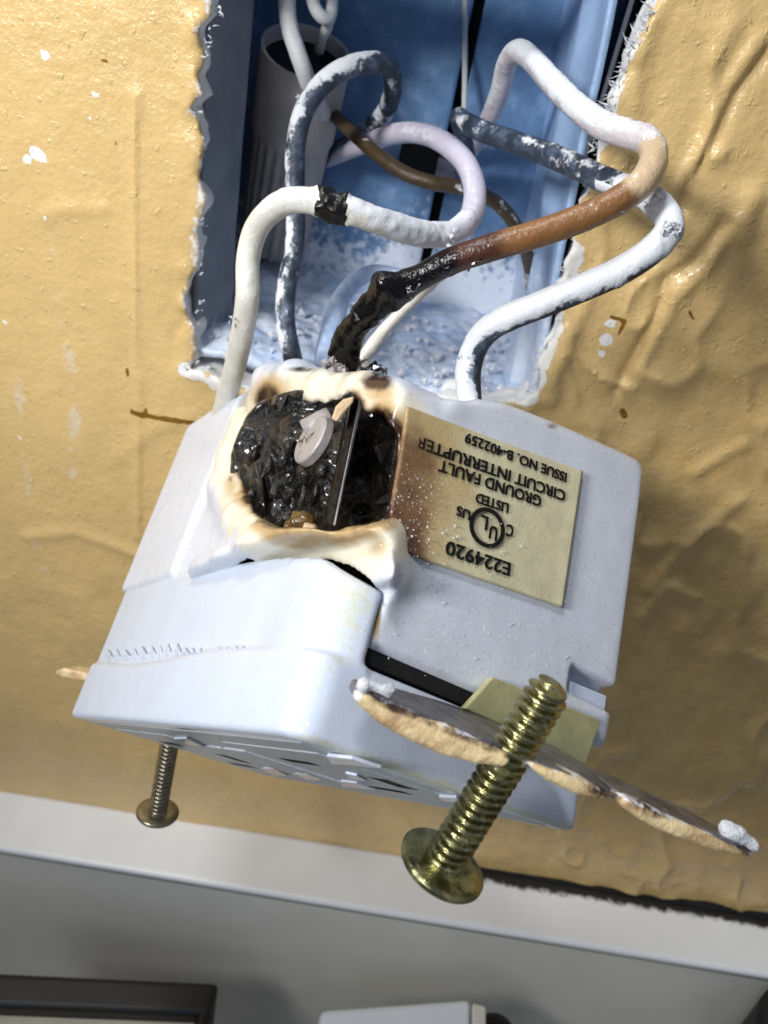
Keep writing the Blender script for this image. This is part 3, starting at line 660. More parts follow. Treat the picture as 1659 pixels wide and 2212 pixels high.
B = smin(rbox(G, (-37, -17.2, 10.1), (36.0, 24.0, 50), 1.2), rbox(G, (-36, -15.5, 30), (34, 22., 56), 3.5), 2.)
sil = polyd(PX, PY, OUT) * SC                         # trims the top to its sagging profile
B = smax(B, sil + .1, 1.0)
B = np.minimum(B, np.maximum(rbox(G, (-38.5, -17.9, 22), (-14, -10, 60), .6), sil + .8))   # raised far flange
# melted lip round the hole and the sagging fold below it
lip = np.full(B.shape, 1e3)
ring = [(572, 866, 2.0), (592, 836, 3.2), (635, 824, 2.4), (700, 846, 1.5), (745, 846, 1.3), (790, 850, 1.4), (838, 880, .6)]
rg3 = [np.r_[DS(x, y, -16.6 if x < 720 else -15.5), r] for x, y, r in ring]
low = [(525, 900, 1.0), (500, 985, 1.3), (486, 1050, 1.9), (520, 1130, 1.9), (580, 1186, 2.6), (650, 1196, 2.6), (720, 1190, 2.3), (785, 1178, 2.2), (815, 1172, 1.2)]
lo3 = [np.r_[DS(x, y, -16.9 if x < 720 else -14.4), r] for x, y, r in low]
fold = [(428, 1228, 1.0), (500, 1212, 1.7), (560, 1190, 2.2), (640, 1186, 2.2), (700, 1192, 2.2), (760, 1206, 2.2), (810, 1236, 1.5), (832, 1262, .9)]
fo3 = [np.r_[DS(x, y, -17.8 if x < 720 else -15.0), r] for x, y, r in fold]
for chain in (rg3, lo3, fo3):
    for a, b in zip(chain[:-1], chain[1:]):
        lip = smin(lip, capsule(G, a[:3], b[:3], a[3], b[3]), 2.2)
lip = smin(lip, capsule(G, DS(812, 1190, -14.5), DE(848, 1245, 35.8), 1.5, .7), 1.5)
lip = smin(lip, capsule(G, DE(870, 862, 32.5), DE(940, 888, 33.5), 1.1, .7), 1.5)
B = smin(B, lip + .5 * fbm(G, 4.5, 7, 3), 4.0)
hole = polyd(PX, PY, HOLE) * SC + .95 * fbm(G, 3.2, 13, 4)
front_d = PZ - (FP * 0 + 1)                           # view depth
# cavity 15 mm deep behind the shell
surfz = np.interp(PX, [500, 860], [109., 77.])
cav = np.maximum(hole, PZ - (surfz + 17))
B = smax(B + .16 * fbm(G, 1.6, 23, 2) * (np.abs(hole) < 4), -cav, .4)
# gaps at the cover seam
for gp, dp in (([(506, 1240), (518, 1216), (538, 1206), (552, 1212), (538, 1236)], 4), ([(690, 1208), (715, 1210), (760, 1224), (798, 1250), (816, 1276), (790, 1276), (740, 1256), (700, 1236)], 4)):
    gd = polyd(PX, PY, gp) * SC; B = np.maximum(B, -np.maximum(gd, np.abs(PZ - np.interp(PX, [500, 860], [92., 70.])) - 11))
B = np.where((w_ < 21.0) & (u_ > -30), np.maximum(B, -(rbox(G, (-60, -30, 0), (60, -14.5, 20.5), 1.))), B)
B = np.maximum(B, -(rbox(G, (30, -16, 8), (50, -12.4, 16.0), .3)))
# notch at the right foot
c0 = DE(1235, 1435, 36); B = np.maximum(B, -rbox(G, (33.5, c0[1], c0[2] - 3.2), (50, 40, c0[2]), .1))
V, F = nets(B, lo, h)
Vw = dev2w(V); X, Yp, Z = proj(Vw); sc = Z / FP
hd = polyd(X, Yp, HOLE) * sc
nz = fbm(V, 5, 3, 3)
vis = ss(1., -3., (V[:, 1] + 12)) * 1.
cream = .95 * ss(7.5, 1, hd + 2 * nz) * ((V[:, 1] < -8))
cream = np.maximum(cream, .8 * np.exp(-(((X - 700) / 230) ** 2 + ((Yp - 1190) / 55) ** 2)) * (V[:, 1] < -8))
tan = 1.0 * ss(3.4, .1, hd + 2.4 * nz) * (V[:, 1] < -6)
def blob(px, py, rx, ry=None): return np.exp(-(((X - px) / rx) ** 2 + ((Yp - py) / (ry or rx)) ** 2))
tan = np.maximum.reduce([tan, 1.1 * blob(585, 850, 60), .8 * blob(500, 1050, 28, 45), .8 * blob(820, 1180, 40), .9 * blob(820, 850, 60, 30), 1.3 * blob(813, 1330, 11, 70), .55 * blob(1190, 920, 30, 16)])
inside = ss(.2, -.8, hd)
tan = tan * (1 - .7 * blob(700, 850, 60, 30))
brn = np.maximum.reduce([1.15 * ss(2.1, -.3, hd + 1.5 * nz), 1.25 * blob(578, 866, 34, 46), .85 * blob(650, 798, 60, 10), 1.2 * blob(815, 825, 46, 26), .75 * blob(1193, 920, 24, 12), .75 * blob(497, 1035, 10, 14)])
brn = brn * (1 - .9 * blob(700, 860, 50, 22)) * (1 - .6 * blob(700, 1155, 90, 14))
edge_r = ss(34.6, 36.2, V[:, 0]) * ss(20.6, 22.6, V[:, 1]) * ss(10, 20, V[:, 2])
brn = np.maximum(brn, .95 * ss(23.0, 24.0, V[:, 1]) * ss(30, 34, V[:, 0]))
char_gap_shade = np.maximum(ss(-.1, -1.0, hd) * (V[:, 1] > -30), .8 * blob(820, 805, 22, 12))
for gp in ([(506, 1240), (518, 1216), (538, 1206), (552, 1212), (538, 1236)], [(690, 1208), (715, 1210), (760, 1224), (798, 1250), (816, 1276), (790, 1276), (740, 1256), (700, 1236)]):
    char_gap_shade = np.maximum(char_gap_shade, polyd(X, Yp, gp) * sc < .05)  # seam gaps share the char mask as their painted shade
speck = .45 * ss(33, 36, V[:, 0]) * ss(30, 12, V[:, 2] - 6) + .12
house = mesh('back_housing', Vw, F, m_house, dev, {'cream': cream, 'tan': tan, 'brown': brn * (1 - .45 * (Yp > 1120)), 'char': char_gap_shade, 'speck': speck})
house['label'] = 'white back housing melted and scorched brown round the hole'

# charred interior
h = .42
Pm = np.array([(p[0], p[1]) for p in HOLE])
lo2 = np.array([-12., -22., 12.]); hi2 = np.array([38., 12., 48.])
G = grid(lo2, hi2, h); PX, PY, PZ = proj(dev2w(G)); SC = PZ / FP
surfz = np.interp(PX, [500, 860], [106., 76.])
q = G @ np.array([[.5, 0, 0], [0, .9, 0], [0, 0, .9]])
rel = 5.2 + 3.8 * fbm(G, 7, 101, 3) + 2.6 * (1 - 2 * np.abs(fbm(G, 3.4, 103, 3))) + .7 * fbm(G, 1.7, 107, 2) 
rel = rel - 2.2 * np.exp(-(((PX - 580) / 40) ** 2 + ((PY - 1060) / 80) ** 2)) - 1.8 * np.exp(-(((PX - 690) / 30) ** 2 + ((PY - 1000) / 90) ** 2)) + 5 * np.exp(-(((PX - 790) / 26) ** 2 + ((PY - 1020) / 110) ** 2)) + 3 * np.exp(-(((PX - 690) / 50) ** 2 + ((PY - 885) / 12) ** 2))
core = np.maximum.reduce([(surfz + rel) - PZ, PZ - (surfz + 19), polyd(PX, PY, HOLE) * SC - 1.6])
V, F = nets(core, lo2, h)
mesh('burnt_core', dev2w(V), F, m_char, dev)

def dq(pts_px, z, thick_z, name, mat, parent=dev, bev=.02, zs=None):
    """small solid plate: outline from the picture, real depth"""
    n = len(pts_px); zs = zs or [z] * n
    P = np.array([U(x, y, zz) for (x, y), zz in zip(pts_px, zs)])
    nrm = ray(pts_px[0][0], pts_px[0][1]); V, F = slab_from_poly(P, nrm * thick_z)
    o = mesh(name, V, F, mat, parent, smooth=False)
    if bev: bevel(o, bev)
    return o
# terminal plate seen edge-on
P = [U(762, 856, 78), U(774, 858, 79), U(778, 880, 79), U(722, 1134, 80), U(716, 1132, 80), U(708, 1120, 80.5), U(748, 930, 80)]
V, F = slab_from_poly(P, -MD[:, 0] * 0 + (M @ np.array([-.10, 0, 1.])) * 11)
o = mesh('terminal_plate', V, F, m_soot, dev, smooth=False); bevel(o, .02)
dq([(716, 905), (725, 878), (742, 862), (766, 856), (762, 870), (745, 890), (728, 912)], 77, 1.0, 'plastic_flake', m_tan)
P = [U(777, 864, 77.6), U(780, 880, 78), U(724, 1134, 79), U(720, 1134, 79)]
V, F = slab_from_poly(P, ray(777, 864) * .4); mesh('plate_edge', V, F, m_zinc, dev, smooth=False)
# terminal screw head, domed grey
def disc(name, px, py, z, r, th, nrm, mat, parent, el=1.):
    c = U(px, py, z); a = nrm / np.linalg.norm(nrm)
    e1 = np.cross(a, [0, 0, 1.]); e1 /= np.linalg.norm(e1); e2 = np.cross(a, e1)
    V, F = revolve(c, a, e1, e2, [(0, .001), (.01, r * .8), (-.12, r * .95), (-.3, r), (-th, r), (-th - .01, .001)], 56)
    return mesh(name, V, F, mat, parent, smooth=False)
nr = -MD[:, 1] * 1.0 + MD[:, 0] * .0 + MD[:, 2] * .02
ts = disc('terminal_screw', 666, 946, 85.3, 3.0, 1.2, nr, m_zinc, dev)
# barrel behind it
c = U(694, 918, 87.5); a = MD[:, 0] * .5 + MD[:, 2] * .5 + MD[:, 1] * .4; a /= np.linalg.norm(a); e1 = np.cross(a, [0, 0, 1.]); e1 /= np.linalg.norm(e1); e2 = np.cross(a, e1)
V, F = revolve(c - a * 2, a, e1, e2, [(0, .01), (.01, 1.5), (2.2, 1.6), (3.4, 1.5), (3.61, .01)], 32); mesh('terminal_barrel', V, F, m_zinc, dev)
# shiny melted strands, amber drops and flakes
rg = random.Random(11)
for i in range(34):
    x0 = rg.uniform(545, 715); y0 = rg.uniform(930, 1120); z0 = float(np.interp(x0, [500, 860], [106, 76])) + rg.uniform(2.5, 5)
    dx = rg.uniform(-22, 22); dy = rg.uniform(20, 60)
    V, F, Nn, S = tube([np.r_[U(x0, y0, z0), .25], np.r_[U(x0 + dx * .6 + 6, y0 + dy * .5, z0 - rg.uniform(0, 1.5)), rg.uniform(.35, .8)], np.r_[U(x0 + dx, y0 + dy, z0 + 1), .2]], .4, ns=10)
    V = V + Nn * (.25 * fbm(V, .9, i, 2))[:, None]
    mesh('molten_strand', V, F, rg.choice([m_char, m_char, m_char, m_char, m_soot]), dev)
for (x, y, z, r, m) in ((650, 1132, 88, 1.5, m_amber), (628, 1138, 90, .9, m_amber), (668, 1140, 87, .8, m_tan)):
    g = grid(np.array([-3.] * 3), np.array([3.] * 3), .3); vv = rbox(g, (-r, -r * .7, -r * .8), (r, r * .7, r * .8), r * .5) + .5 * fbm(g, 1.2, int(x), 2)
    V, F = nets(vv, np.array([-3.] * 3), .3)
    if len(V): mesh('molten_drop', V + U(x, y, z), F, m, dev)
for pts, m in (([(812, 962), (846, 954), (852, 984), (836, 1010), (822, 1004)], m_soot), ([(800, 1090), (842, 1062), (848, 1084), (815, 1118)], m_soot), ([(676, 968), (700, 962), (706, 988), (684, 996)], m_soot), ([(770, 1120), (806, 1108), (812, 1122), (780, 1134)], m_soot), ([(596, 872), (622, 850), (640, 856), (612, 880), (604, 898)], m_soot), ([(548, 1000), (566, 996), (580, 1040), (586, 1110), (574, 1118), (566, 1060)], m_soot)):
    x0 = pts[0][0]; z0 = float(np.interp(x0, [500, 860], [104, 76])) + 3
    dq(pts, z0, .8, 'scorched_flake', m, zs=[z0 + rg.uniform(-1.2, 1.2) for _ in pts])

# front cover
h = .5
lo = np.array([-40., -22., -1.5]); hi = np.array([40., 24., 27.])
G = grid(lo, hi, h); u_, v_, w_ = G[..., 0], G[..., 1], G[..., 2]
def rrect(a, b, u0, u1, v0, v1, r):
    """2d rounded rectangle with its own radius at the near visible corner"""
    qx = np.abs(a - (u0 + u1) / 2) - (u1 - u0) / 2 + r; qy = np.abs(b - (v0 + v1) / 2) - (v1 - v0) / 2 + r
    return np.sqrt(np.maximum(qx, 0) ** 2 + np.maximum(qy, 0) ** 2) + np.minimum(np.maximum(qx, qy), 0) - r
def extr(d2, z, z0, z1, r):
    dz = np.abs(z - (z0 + z1) / 2) - (z1 - z0) / 2 + r; d = d2 + r
    return np.sqrt(np.maximum(d, 0) ** 2 + np.maximum(dz, 0) ** 2) + np.minimum(np.maximum(d, dz), 0) - r
rc = np.where((u_ > 0) & (v_ < 0), 3.0, .9)
slab = extr(rrect(u_, v_, -37, 36.5, -18.2, 19.5, rc), w_, 0, 8.6 + .5 * np.sin(u_ * .12), .7)
rc2 = np.where((u_ > 0) & (v_ < 0), 5.0, .8)
wtop = np.interp(u_, [-40, -5, 8, 22, 31, 37], [23.5, 21.3, 21.0, 19.8, 18.0, 15.2])
shell = rrect(u_, v_, -37.6, 36.4, -17.3 - .5 * ss(20, 30, u_), 30, rc2)
shell = np.maximum(np.maximum(shell, -(shell + 2.2)), v_ + 12.6)
shell = smax(np.maximum(shell, 7.5 - w_), w_ - wtop, .5)
Cv = smin(slab, shell, .6)
V, F = nets(Cv, lo, h); Vw = dev2w(V); X, Yp, Z = proj(Vw)
grime = .85 * ss(31, 36, V[:, 0]) * ss(-12, -17, V[:, 1]) * ss(2, 14, V[:, 2]) + .35 * ss(35, 36.5, V[:, 0]) + .5 * ss(1.2, .2, V[:, 2]) * ss(20, 34, V[:, 0])
speck = .5 * ss(33.5, 36, V[:, 0])
cover = mesh('front_cover', Vw, F, m_cover, dev, {'grime': grime, 'speck': speck})
cover['label'] = 'glossy bluish white front cover'
# embossed moulding marks on the ledge (illegible in the photo)
for i, (x, wd) in enumerate([(228, 16), (246, 10), (262, 14), (284, 10), (300, 16), (322, 12), (340, 10), (356, 14), (376, 10), (392, 14), (408, 10), (426, 12), (470, 12), (486, 10), (502, 14), (520, 10)]):
    ra = random.Random(i + 60); kx = ra.uniform(.55, 1.25); ky = ra.uniform(.6, 1.25); wd = wd * kx; y = 1412 + (i % 2) * 2 - (8 if 300 < x < 400 else 0) * 1; y = float(np.interp(x, [212, 360, 440, 560], [1416, 1402, 1412, 1400]))
    a, b, c_, d_ = DS(x, y - 12 * ky, -17.8), DS(x + wd * .45, y - 11 * ky, -17.8), DS(x + wd, y + 4, -17.9), DS(x + wd * .6, y + 4, -17.9)
    V, F = slab_from_poly([a, b, c_, d_], (0, -.3, 0)); bevel(mesh('embossed_mark', dev2w(V), F, m_cover, dev, smooth=False), .008)
# front face relief: receptacle faces, slots and buttons, seen at a grazing angle
fl = lambda u0, u1, v0, v1, w0, w1: hexa([(u0, v0, w0), (u1, v0, w0), (u1, v1, w0), (u0, v1, w0), (u0, v0, w1), (u1, v0, w1), (u1, v1, w1), (u0, v1, w1)])
def facepart(name, u0, u1, v0, v1, h0, mat, parent=dev, bev=.03):
    V, F = fl(u0, u1, v0, v1, -h0, .3); return bevel(mesh(name, dev2w(V), F, mat, parent, smooth=False), bev)
facepart('face_plate', -34.5, 34.2, -16, 17.5, .08, m_face)
for u0 in (-31, 9):
    r_ = facepart('receptacle', u0, u0 + 22, -12, 14, .2, m_face, bev=.02)
    for (a, b, c_, d_) in ((4, 11, -6.2, -4.4), (4, 12.5, 6.2, 8), (16, 19.5, -1.5, 3)):
        facepart('slot', u0 + a, u0 + b, c_, d_, .22, m_dark, r_, 0)
facepart('test_button', -6, 0, -8, 9, .35, m_face); facepart('reset_button', 1, 7, -8, 9, .35, m_face)
for pts in ([(376, 1597), (402, 1596), (436, 1612), (410, 1610)], [(706, 1634), (760, 1640), (822, 1660), (716, 1650)], [(566, 1661), (590, 1660), (622, 1676), (590, 1675)], [(634, 1671), (665, 1673), (700, 1686), (660, 1684)], [(746, 1671), (770, 1676), (792, 1687), (756, 1684)], [(736, 1688), (770, 1692), (812, 1707), (740, 1700)], [(948, 1722), (985, 1724), (1004, 1736), (955, 1730)]):
    V, F = slab_from_poly([DW(x, y, -.42) for x, y in pts], (0, 0, .3)); mesh('reflection_patch', dev2w(V), F, m_cover, dev, smooth=False)  # white slivers painting reflections in the face pockets

# paper label on the end of the housing, with its printing
LQ = [DE(877, 878, 36.55), DE(1258, 1018, 36.55), DE(1215, 1312, 36.55), DE(835, 1180, 36.55)]
V, F = sheet(LQ[0], LQ[1], LQ[2], LQ[3], (-.35, 0, 0), 70, 60, disp=lambda s, t, P: np.concatenate([.15 * ss(.25, 0, s) * (1 + np.sin(t * 7)) + .1 * ss(.9, 1, s), 0 * s, 0 * s], -1))
n_ = len(V) // 2; s_ = np.tile(np.repeat(np.linspace(0, 1, 70), 60), 2); t_ = np.tile(np.tile(np.linspace(0, 1, 60), 70), 2)
burn = .95 * ss(.33, 0, s_ + .12 * vnoise(V, 4, 6) - .12 * ss(.15, .55, t_) * ss(1.1, .6, t_)) * (.6 + .4 * ss(.05, .3, t_)) + .2 * ss(.3, .0, s_) * ss(.5, 1, t_)
lab = mesh('label_sticker', dev2w(V), F, m_label, dev, {'burn': burn, 'tan': ss(.75, .1, s_ + .15 * vnoise(V, 5, 9)), 'speck': .34 * ss(.75, .1, s_) * ss(.15, .5, t_) + .18})
lab['label'] = 'tan scorched paper label printed upside down'
WMd = WM[dev.name]
def text_mesh(body, pa, pb, hpx, name='lettering', squash=1.):
    """letters laid from pa to pb on the end face (upside down in the picture); hpx = cap height in pixels"""
    cu = bpy.data.curves.new('t', 'FONT'); cu.body = body; cu.size = 1; cu.extrude = 0; cu.offset = .014; cu.resolution_u = 4
    o = bpy.data.objects.new('t', cu); col.objects.link(o)
    dg = bpy.context.evaluated_depsgraph_get(); me = bpy.data.meshes.new_from_object(o.evaluated_get(dg))
    n = len(me.vertices); a = np.zeros(n * 3); me.vertices.foreach_get('co', a); a = a.reshape(-1, 3)
    Fc = [tuple(p.vertices) for p in me.polygons]
    bpy.data.objects.remove(o); bpy.data.curves.remove(cu)
    x0, x1 = a[:, 0].min(), a[:, 0].max(); y1 = a[:, 1].max(); y0 = max(a[:, 1].min(), -.03)
    s = (a[:, 0] - x0) / (x1 - x0); t = (a[:, 1] - y0) / (y1 - y0) - .5
    uu = 36.78
    A = DE(*pa, uu); Bp = DE(*pb, uu)
    mid = ((pa[0] + pb[0]) / 2, (pa[1] + pb[1]) / 2)
    up = DE(mid[0] - hpx * .15, mid[1] + hpx * 1.12, uu) - DE(*mid, uu)
    V = A + (Bp - A) * s[:, None] + up * t[:, None]
    V2 = np.concatenate([V, V + np.array([-.12, 0, 0])])
    Fs = Fc + [tuple(i + n for i in f[::-1]) for f in Fc]
    return V2, Fs
cr4 = lambda x, y: (823.7 + .367 * x, 823.7 + .367 * y)
for body, a, b, hh in (("ISSUE NO. B-402259", (1092, 566), (497, 328), 19), ("CIRCUIT INTERRUPTER", (1084, 676), (203, 350), 22), ("GROUND FAULT", (942, 708), (343, 492), 22),
                       ("LISTED", (750, 748), (560, 682), 19), ("US", (526, 792), (446, 757), 19), ("C", (778, 884), (740, 872), 23), ("U", (684, 902), (640, 882), 26), ("L", (628, 838), (588, 822), 26), ("E224920", (760, 1108), (384, 975), 27)):
    V, F = text_mesh(body, cr4(*a), cr4(*b), hh); mesh('lettering', dev2w(V), F, m_ink, lab, smooth=False)
cc = DE(*cr4(627, 860), 36.80); ex = DE(*cr4(727, 896), 36.80) - cc; ey = DE(*cr4(612, 975), 36.80) - cc
k = 64; Vr = []
for i in range(k):
    th = 2 * math.pi * i / k; dv = ex * math.cos(th) + ey * math.sin(th); Vr += [cc + dv, cc + dv * .80]
Vr = np.array(Vr); Vr = np.concatenate([Vr, Vr + [-.12, 0, 0]])
Fr = []
for i in range(k):
    a, b, c_, d_ = 2 * i, 2 * i + 1, (2 * i + 3) % (2 * k), (2 * i + 2) % (2 * k)
    Fr += [(a, d_, c_, b), (a + 2 * k, b + 2 * k, c_ + 2 * k, d_ + 2 * k)]
mesh('circle_mark', dev2w(Vr), Fr, m_ink, lab, smooth=False)
# scattered dust grains stuck to the end face
rg = random.Random(5); parts = []
for i in range(150):
    if rg.random() < .55:
        x = rg.gauss(900, 45); y = rg.gauss(1160, 70)
    else:
        x = rg.uniform(815, 1320); y = rg.uniform(1130, 1480)
    if x > 1330 or x < 838 or y > 1500 or y < 930: continue
    c = DE(x, y, 36.85 if y < 1180 + (x - 835) * .35 else 36.15); r = rg.choice([.045, .06, .08, .13]) * rg.uniform(.7, 1.4)
    pts = np.array([[1, 0, 0], [-1, 0, 0], [0, 1, 0], [0, -1, 0], [0, 0, 1], [0, 0, -1]], float) * np.array([[rg.uniform(.5, 1.3)] for _ in range(6)]) * r
    parts.append((dev2w(pts + c), [(0, 2, 4), (2, 1, 4), (1, 3, 4), (3, 0, 4), (2, 0, 5), (1, 2, 5), (3, 1, 5), (0, 3, 5)]))
V, F = join(parts); o = mesh('dust_grains', V, F, m_dust, dev, smooth=False); o['kind'] = 'stuff'

# mounting strap: bent plate on the near end, ear across it, stub at the far end
strap = [DE(1066, 1462, 37.2), DE(1300, 1556, 37.2), DE(1266, 1652, 37.2), DE(1004, 1530, 37.2)]
V, F = slab_from_poly(strap, (-.9, 0, 0)); bevel(mesh('strap_plate', dev2w(V), F, m_strap, dev, smooth=False), .02)
V, F = slab_from_poly([DE(1232, 1470, 35.2), DE(1312, 1503, 35.2), DE(1304, 1556, 35.2), DE(1232, 1524, 35.2)], (-1.2, 0, 0)); bevel(mesh('housing_foot', dev2w(V), F, m_cover, dev, smooth=False), .02)
V, F = box((30, -12, 8.7), (35.2, 20, 10.6)); mesh('seam_shadow_gap', dev2w(V), F, m_dark, dev, smooth=False)
A = U(768, 1478, 65.5); Bb = U(1636, 1836, 72.5); L1 = np.linalg.norm(Bb - A); x1 = (Bb - A) / L1
yy = U(1128, 1590, 78.5) - U(1204, 1659, 69); yy -= yy @ x1 * x1; yy /= np.linalg.norm(yy)     # towards the housing
zz = np.cross(x1, yy)                                                                    # plate normal
if zz @ MD[:, 2] < 0: zz = -zz
def ear(s, t, n): return A + x1 * s * L1 + yy * t + zz * n
outline = [(0, 0), (.13, -.7), (.30, -.6), (.365, .2), (.375, 4.0), (.39, 4.0), (.40, -.3), (.50, -.8), (.61, .1), (.618, 4.2), (.632, 4.2), (.64, .2), (.80, -.5), (.93, -.3), (1.0, .6), (.985, 2.6), (.90, 6.4), (.72, 8.0), (.64, 7.0), (.60, 11.5), (.30, 11.5), (.20, 8.5), (.06, 5.0), (0, 2.2)]
V, F = slab_from_poly([ear(s, t, 0) for s, t in outline], -zz * .95)
eo = bevel(mesh('strap_ear', V, F, m_oldmetal, dev, smooth=False), .02)
eo['label'] = 'bent metal strap ear with cracked cream paint on its rim'
# crust of old paint under the front rim
def crust(s0, s1, seed, whites, drop=2.2, back=2.2):
    hh = .28; Ls = (s1 - s0) * L1
    lo = np.array([-1., -3., -5.]); hi = np.array([Ls + 1, back + 1.5, 1.2]); g = grid(lo, hi, hh)
    th = drop * (1 - .5 * np.abs(2 * g[..., 0] / Ls - 1.05) ** 3)
    d = np.maximum.reduce([-.3 - g[..., 0], g[..., 0] - Ls, g[..., 1] - back, -(g[..., 1] + 1.0 + .5 * np.sin(g[..., 0] / Ls * 3.1)), g[..., 2] + .25, -(g[..., 2] + th)])
    q = rbox(g, (0, -1.1, -9), (Ls, back, -.15), .5)
    d = smax(q, -(g[..., 2] + th), .7) + .4 * fbm(g, 4.5, seed, 5)
    V, F = nets(d, lo, hh)
    wt = ss(-.8, -.1, V[:, 2]) * .50
    for (a, b, k_) in whites: wt = np.maximum(wt, k_ * np.exp(-((V[:, 0] / Ls - a) / b) ** 2))
    W = A + x1 * (s0 * L1) + V[:, :1] * x1 + V[:, 1:2] * yy + V[:, 2:3] * zz
    o = mesh('paint_crust', W, F, m_cream, eo, {'white': wt, 'soil': ss(-1.6, -.5, V[:, 2]) * (.5 + .5 * vnoise(V, 3.5, seed + 5))})
    return o
crust(0., .365, 3, [(0, .08, .6)], 2.6); crust(.395, .615, 9, [(0.05, .12, .5)], 1.4); crust(.635, .985, 14, [(1.0, .05, 1.)], 1.6)
def chunk(a, b, r, seed):
    g = grid(np.array([-5.] * 3), np.array([5.] * 3), .25); a = np.array(a); b = np.array(b); c = (a + b) / 2
    q = np.floor(g / 1.1 + .35 * fbm(g, 2, seed, 2)[..., None]) * .35
    vv = capsule(g + q * .25, a - c, b - c, r, r * .7) + .45 * fbm(g, 1.4, seed, 3)
    V, F = nets(vv, np.array([-5.] * 3), .25); mesh('plaster_chunk', V + c, F, m_dust, eo, smooth=False)
chunk(U(1572, 1794, 72.4), U(1628, 1826, 73), 1.0, 3)
chunk(U(782, 1478, 65.2), U(838, 1494, 65.8), .75, 5)
# far ear stub
fa = [(118, 1447), (136, 1443), (180, 1452), (196, 1462), (196, 1474), (150, 1470), (116, 1460)]
zf = 138
V, F = slab_from_poly([U(x, y, zf) for x, y in fa], (M @ np.array([.4, .1, .9])) * 5)
f_ = bevel(mesh('strap_ear', V, F, m_cream, dev, smooth=False), .05, 3)

# ------------------------------------------------------------------ mounting screws
def screw(label, tip, head, r, rh, mat, pitch=.9, first=False):
    tip = np.array(tip); head = np.array(head); Ls = np.linalg.norm(tip - head); a = (tip - head) / Ls
    e1 = np.cross(a, [0, 1., 0]); e1 /= np.linalg.norm(e1); e2 = np.cross(a, e1)
    t = thing('mounting_screw', head, label, 'screw', 'mounting screws of the outlet')
    ns = 40; nz = int(Ls / pitch * 12); th = np.linspace(0, 2 * np.pi, ns, endpoint=False)
    V = []
    for i in range(nz + 1):
        z = Ls * i / nz; ph = z / pitch - th / (2 * np.pi); fr = ph - np.floor(ph)
        tri = np.abs(fr * 2 - 1); rr = r - .60 * ss(.10, .85, tri) * ss(.0, 1.2, z)
        rr = rr * (1 - .28 * ss(Ls - 1.0, Ls, z)) if z < Ls else rr * .72
        V.append(head + a * z + (np.cos(th) * rr)[:, None] * e1 + (np.sin(th) * rr)[:, None] * e2)
    V = np.concatenate(V); F = [(i * ns + j, i * ns + (j + 1) % ns, (i + 1) * ns + (j + 1) % ns, (i + 1) * ns + j) for i in range(nz) for j in range(ns)]
    F += [tuple(nz * ns + j for j in range(ns))]
    mesh('threaded_shaft', V, F, mat, t)
    prof = [(.25, r * .8), (.25, rh * .7), (.12, rh * .93), (-.05, rh), (-.45, rh), (-.75, rh * .95), (-1.25, rh * .72), (-1.55, rh * .4), (-1.62, .01)]
    V, F = revolve(head, a, e1, e2, prof, 72); mesh('screw_head', V, F, mat, t)
    V, F = join([(head + a * z0 + e1 * x + e2 * y for _ in [0]) and (np.array([head + a * zc + e1 * xc + e2 * yc for zc in (-1.72, -1.2) for xc, yc in ((-rh * .3, -.3), (rh * .3, -.3), (rh * .3, .3), (-rh * .3, .3))]), [(0, 1, 2, 3), (7, 6, 5, 4), (0, 4, 5, 1), (1, 5, 6, 2), (2, 6, 7, 3), (3, 7, 4, 0)]) for z0, x, y in ((0, 0, 0),)])
    mesh('drive_slot', V, F, m_dark, t, smooth=False)
    return t
screw('large yellowish screw in front, pushed through the bent painted strap ear', U(1194, 1478, 67.5), U(958, 1862, 73.), 1.98, 4.3, m_brass)
s2 = screw('small distant screw hanging below the far left end of the outlet', U(374, 1560, 140), U(341, 1752, 146), 1.75, 3.95, m_steel)

# ------------------------------------------------------------------ backsplash ledge and things below
a0, b0 = onY(0, 1708), onY(1659, 1978)
sl_ = (b0[2] - a0[2]) / (b0[0] - a0[0])
def zl(x): return a0[2] + sl_ * (x - a0[0])
def zslab(x0, x1, y0, y1, dz0, dz1):
    return hexa([(x0, y0, zl(x0) + dz0), (x1, y0, zl(x1) + dz0), (x1, y1, zl(x1) + dz0), (x0, y1, zl(x0) + dz0), (x0, y0, zl(x0) + dz1), (x1, y0, zl(x1) + dz1), (x1, y1, zl(x1) + dz1), (x0, y1, zl(x0) + dz1)])
sp = thing('backsplash', (20, -10, zl(20) - 100), 'white laminate backsplash running along the wall beneath the outlet, grimy at the right', 'backsplash')
V, F = sheet((-160, .3, zl(-160)), (260, .3, zl(260)), (260, -17, zl(260) - .6), (-160, -17, zl(-160) - .6), (0, 0, -3), 200, 14)
dirt = ss(5, 60, V[:, 0]) * ss(-8, -.2, V[:, 1]) * 1.0
mesh('top_edge', V, F, m_ledge, sp, {'dirt': dirt})
V, F = zslab(-160, 260, -16.6, -.2, -100, -3.1); bevel(mesh('front_panel', V, F, m_front, sp, smooth=False), .05)
# soot-black crack where the ledge meets the wall, right side
V, F, Nn, S = tube([(x, -.2, zl(x) + .2) + ((.3 + 1.3 * min(1, (x - 28) / 120)) * (1 + .16 * math.sin(x * .9) * math.sin(x * .37)),) for x in range(28, 250, 4)], 1.)
mesh('caulk_gap', V, F, m_dark, sp)
ZC = zl(20) - 100
ct = thing('countertop', (20, -120, ZC), 'beige countertop in front of the backsplash', 'countertop')
V, F = box((-260, -420, ZC - 30), (300, -17, ZC)); mesh('counter_slab', V, F, m_counter, ct, smooth=False)
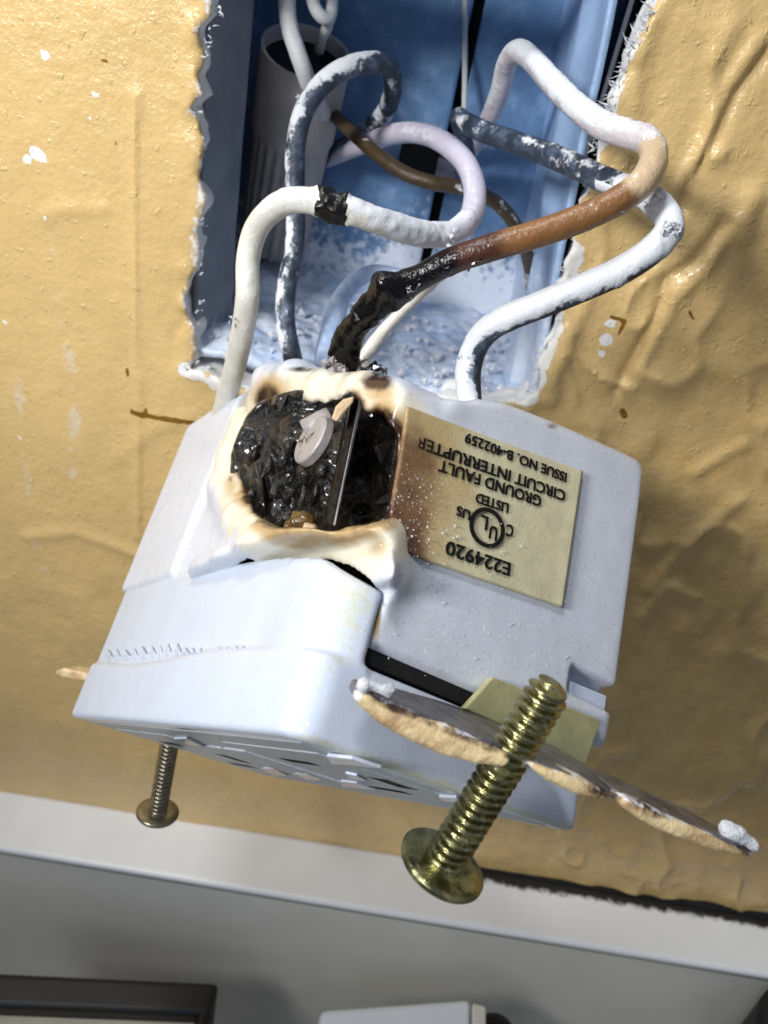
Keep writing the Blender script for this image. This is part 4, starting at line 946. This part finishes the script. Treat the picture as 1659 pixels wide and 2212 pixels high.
# black tray at lower left
zt = 262
p0, p1 = U(-40, 2098, 196), U(474, 2122, 206)
tr = thing('black_tray', (p0 + p1) / 2 - np.array([0, 0, 30]), 'black rimmed tray standing on the counter at the lower left', 'tray')
fwd = np.array([0, -1., 0])
def bar(a, b, wv, hv): return hexa([a, b, b + wv, a + wv, a + hv, b + hv, b + hv + wv, a + hv + wv])
dn = np.array([0, 0, -1.])
V, F = bar(p0, p1, fwd * 8, dn * 60); bevel(mesh('back_rim', V, F, m_black, tr, smooth=False), .15, 4)
q0 = p1 + fwd * 4; V, F = bar(p1 - np.array([3.5, 0, 0]) + fwd * 4.1, p1 + fwd * 4.1, fwd * 60, dn * 60); bevel(mesh('side_rim', V, F, m_black, tr, smooth=False), .15, 4)
V, F = hexa([p0 + fwd * 4.1 + dn * 5, p1 - [3.6, 0, 0] + fwd * 4.1 + dn * 5, p1 - [3.6, 0, 0] + fwd * 60 + dn * 5, p0 + fwd * 60 + dn * 5, p0 + fwd * 4.1 + dn * 55, p1 - [3.6, 0, 0] + fwd * 4.1 + dn * 55, p1 - [3.6, 0, 0] + fwd * 60 + dn * 55, p0 + fwd * 60 + dn * 55])
mesh('tray_content', V, F, m_counter, tr, smooth=False)
wb = thing('white_box', U(870, 2215, 200) - np.array([0, 0, 40]), 'small white box at the bottom edge beneath the large screw', 'box')
c0, c1 = U(694, 2180, 198), U(1018, 2156, 198)
V, F = bar(c0, c1, fwd * 30, dn * 40); bevel(mesh('box_body', V, F, m_whitebox, wb, smooth=False), .15, 3)
V, F = bar(c1 + np.array([.5, 0, 0]) + fwd * 1, c1 + np.array([4, 0, -.3]) + fwd * 1, fwd * 28, dn * 38); bevel(mesh('box_lid', V, F, m_front, wb, smooth=False), .05, 3)
for (x, y, z, r, lb) in ((1765, 2240, 200, 14, 'round black pot rim at the lower right corner'), (1075, 2232, 200, 5.5, 'small black cup beside the white box at the bottom edge')):
    c = U(x, y, z); t = thing('black_pot' if r > 8 else 'black_cup', c - np.array([0, 0, 30]), lb, 'pot' if r > 8 else 'cup')
    V, F = revolve(c, np.array([0, 0, 1.]), np.array([1., 0, 0]), np.array([0, 1., 0]), [(-40, r * .8), (-4, r), (-1.5, r * 1.0), (-.3, r * .9), (.3, r * .6), (.5, .01)], 64)
    mesh('pot_body' if r > 8 else 'cup_body', V, F, m_black, t)
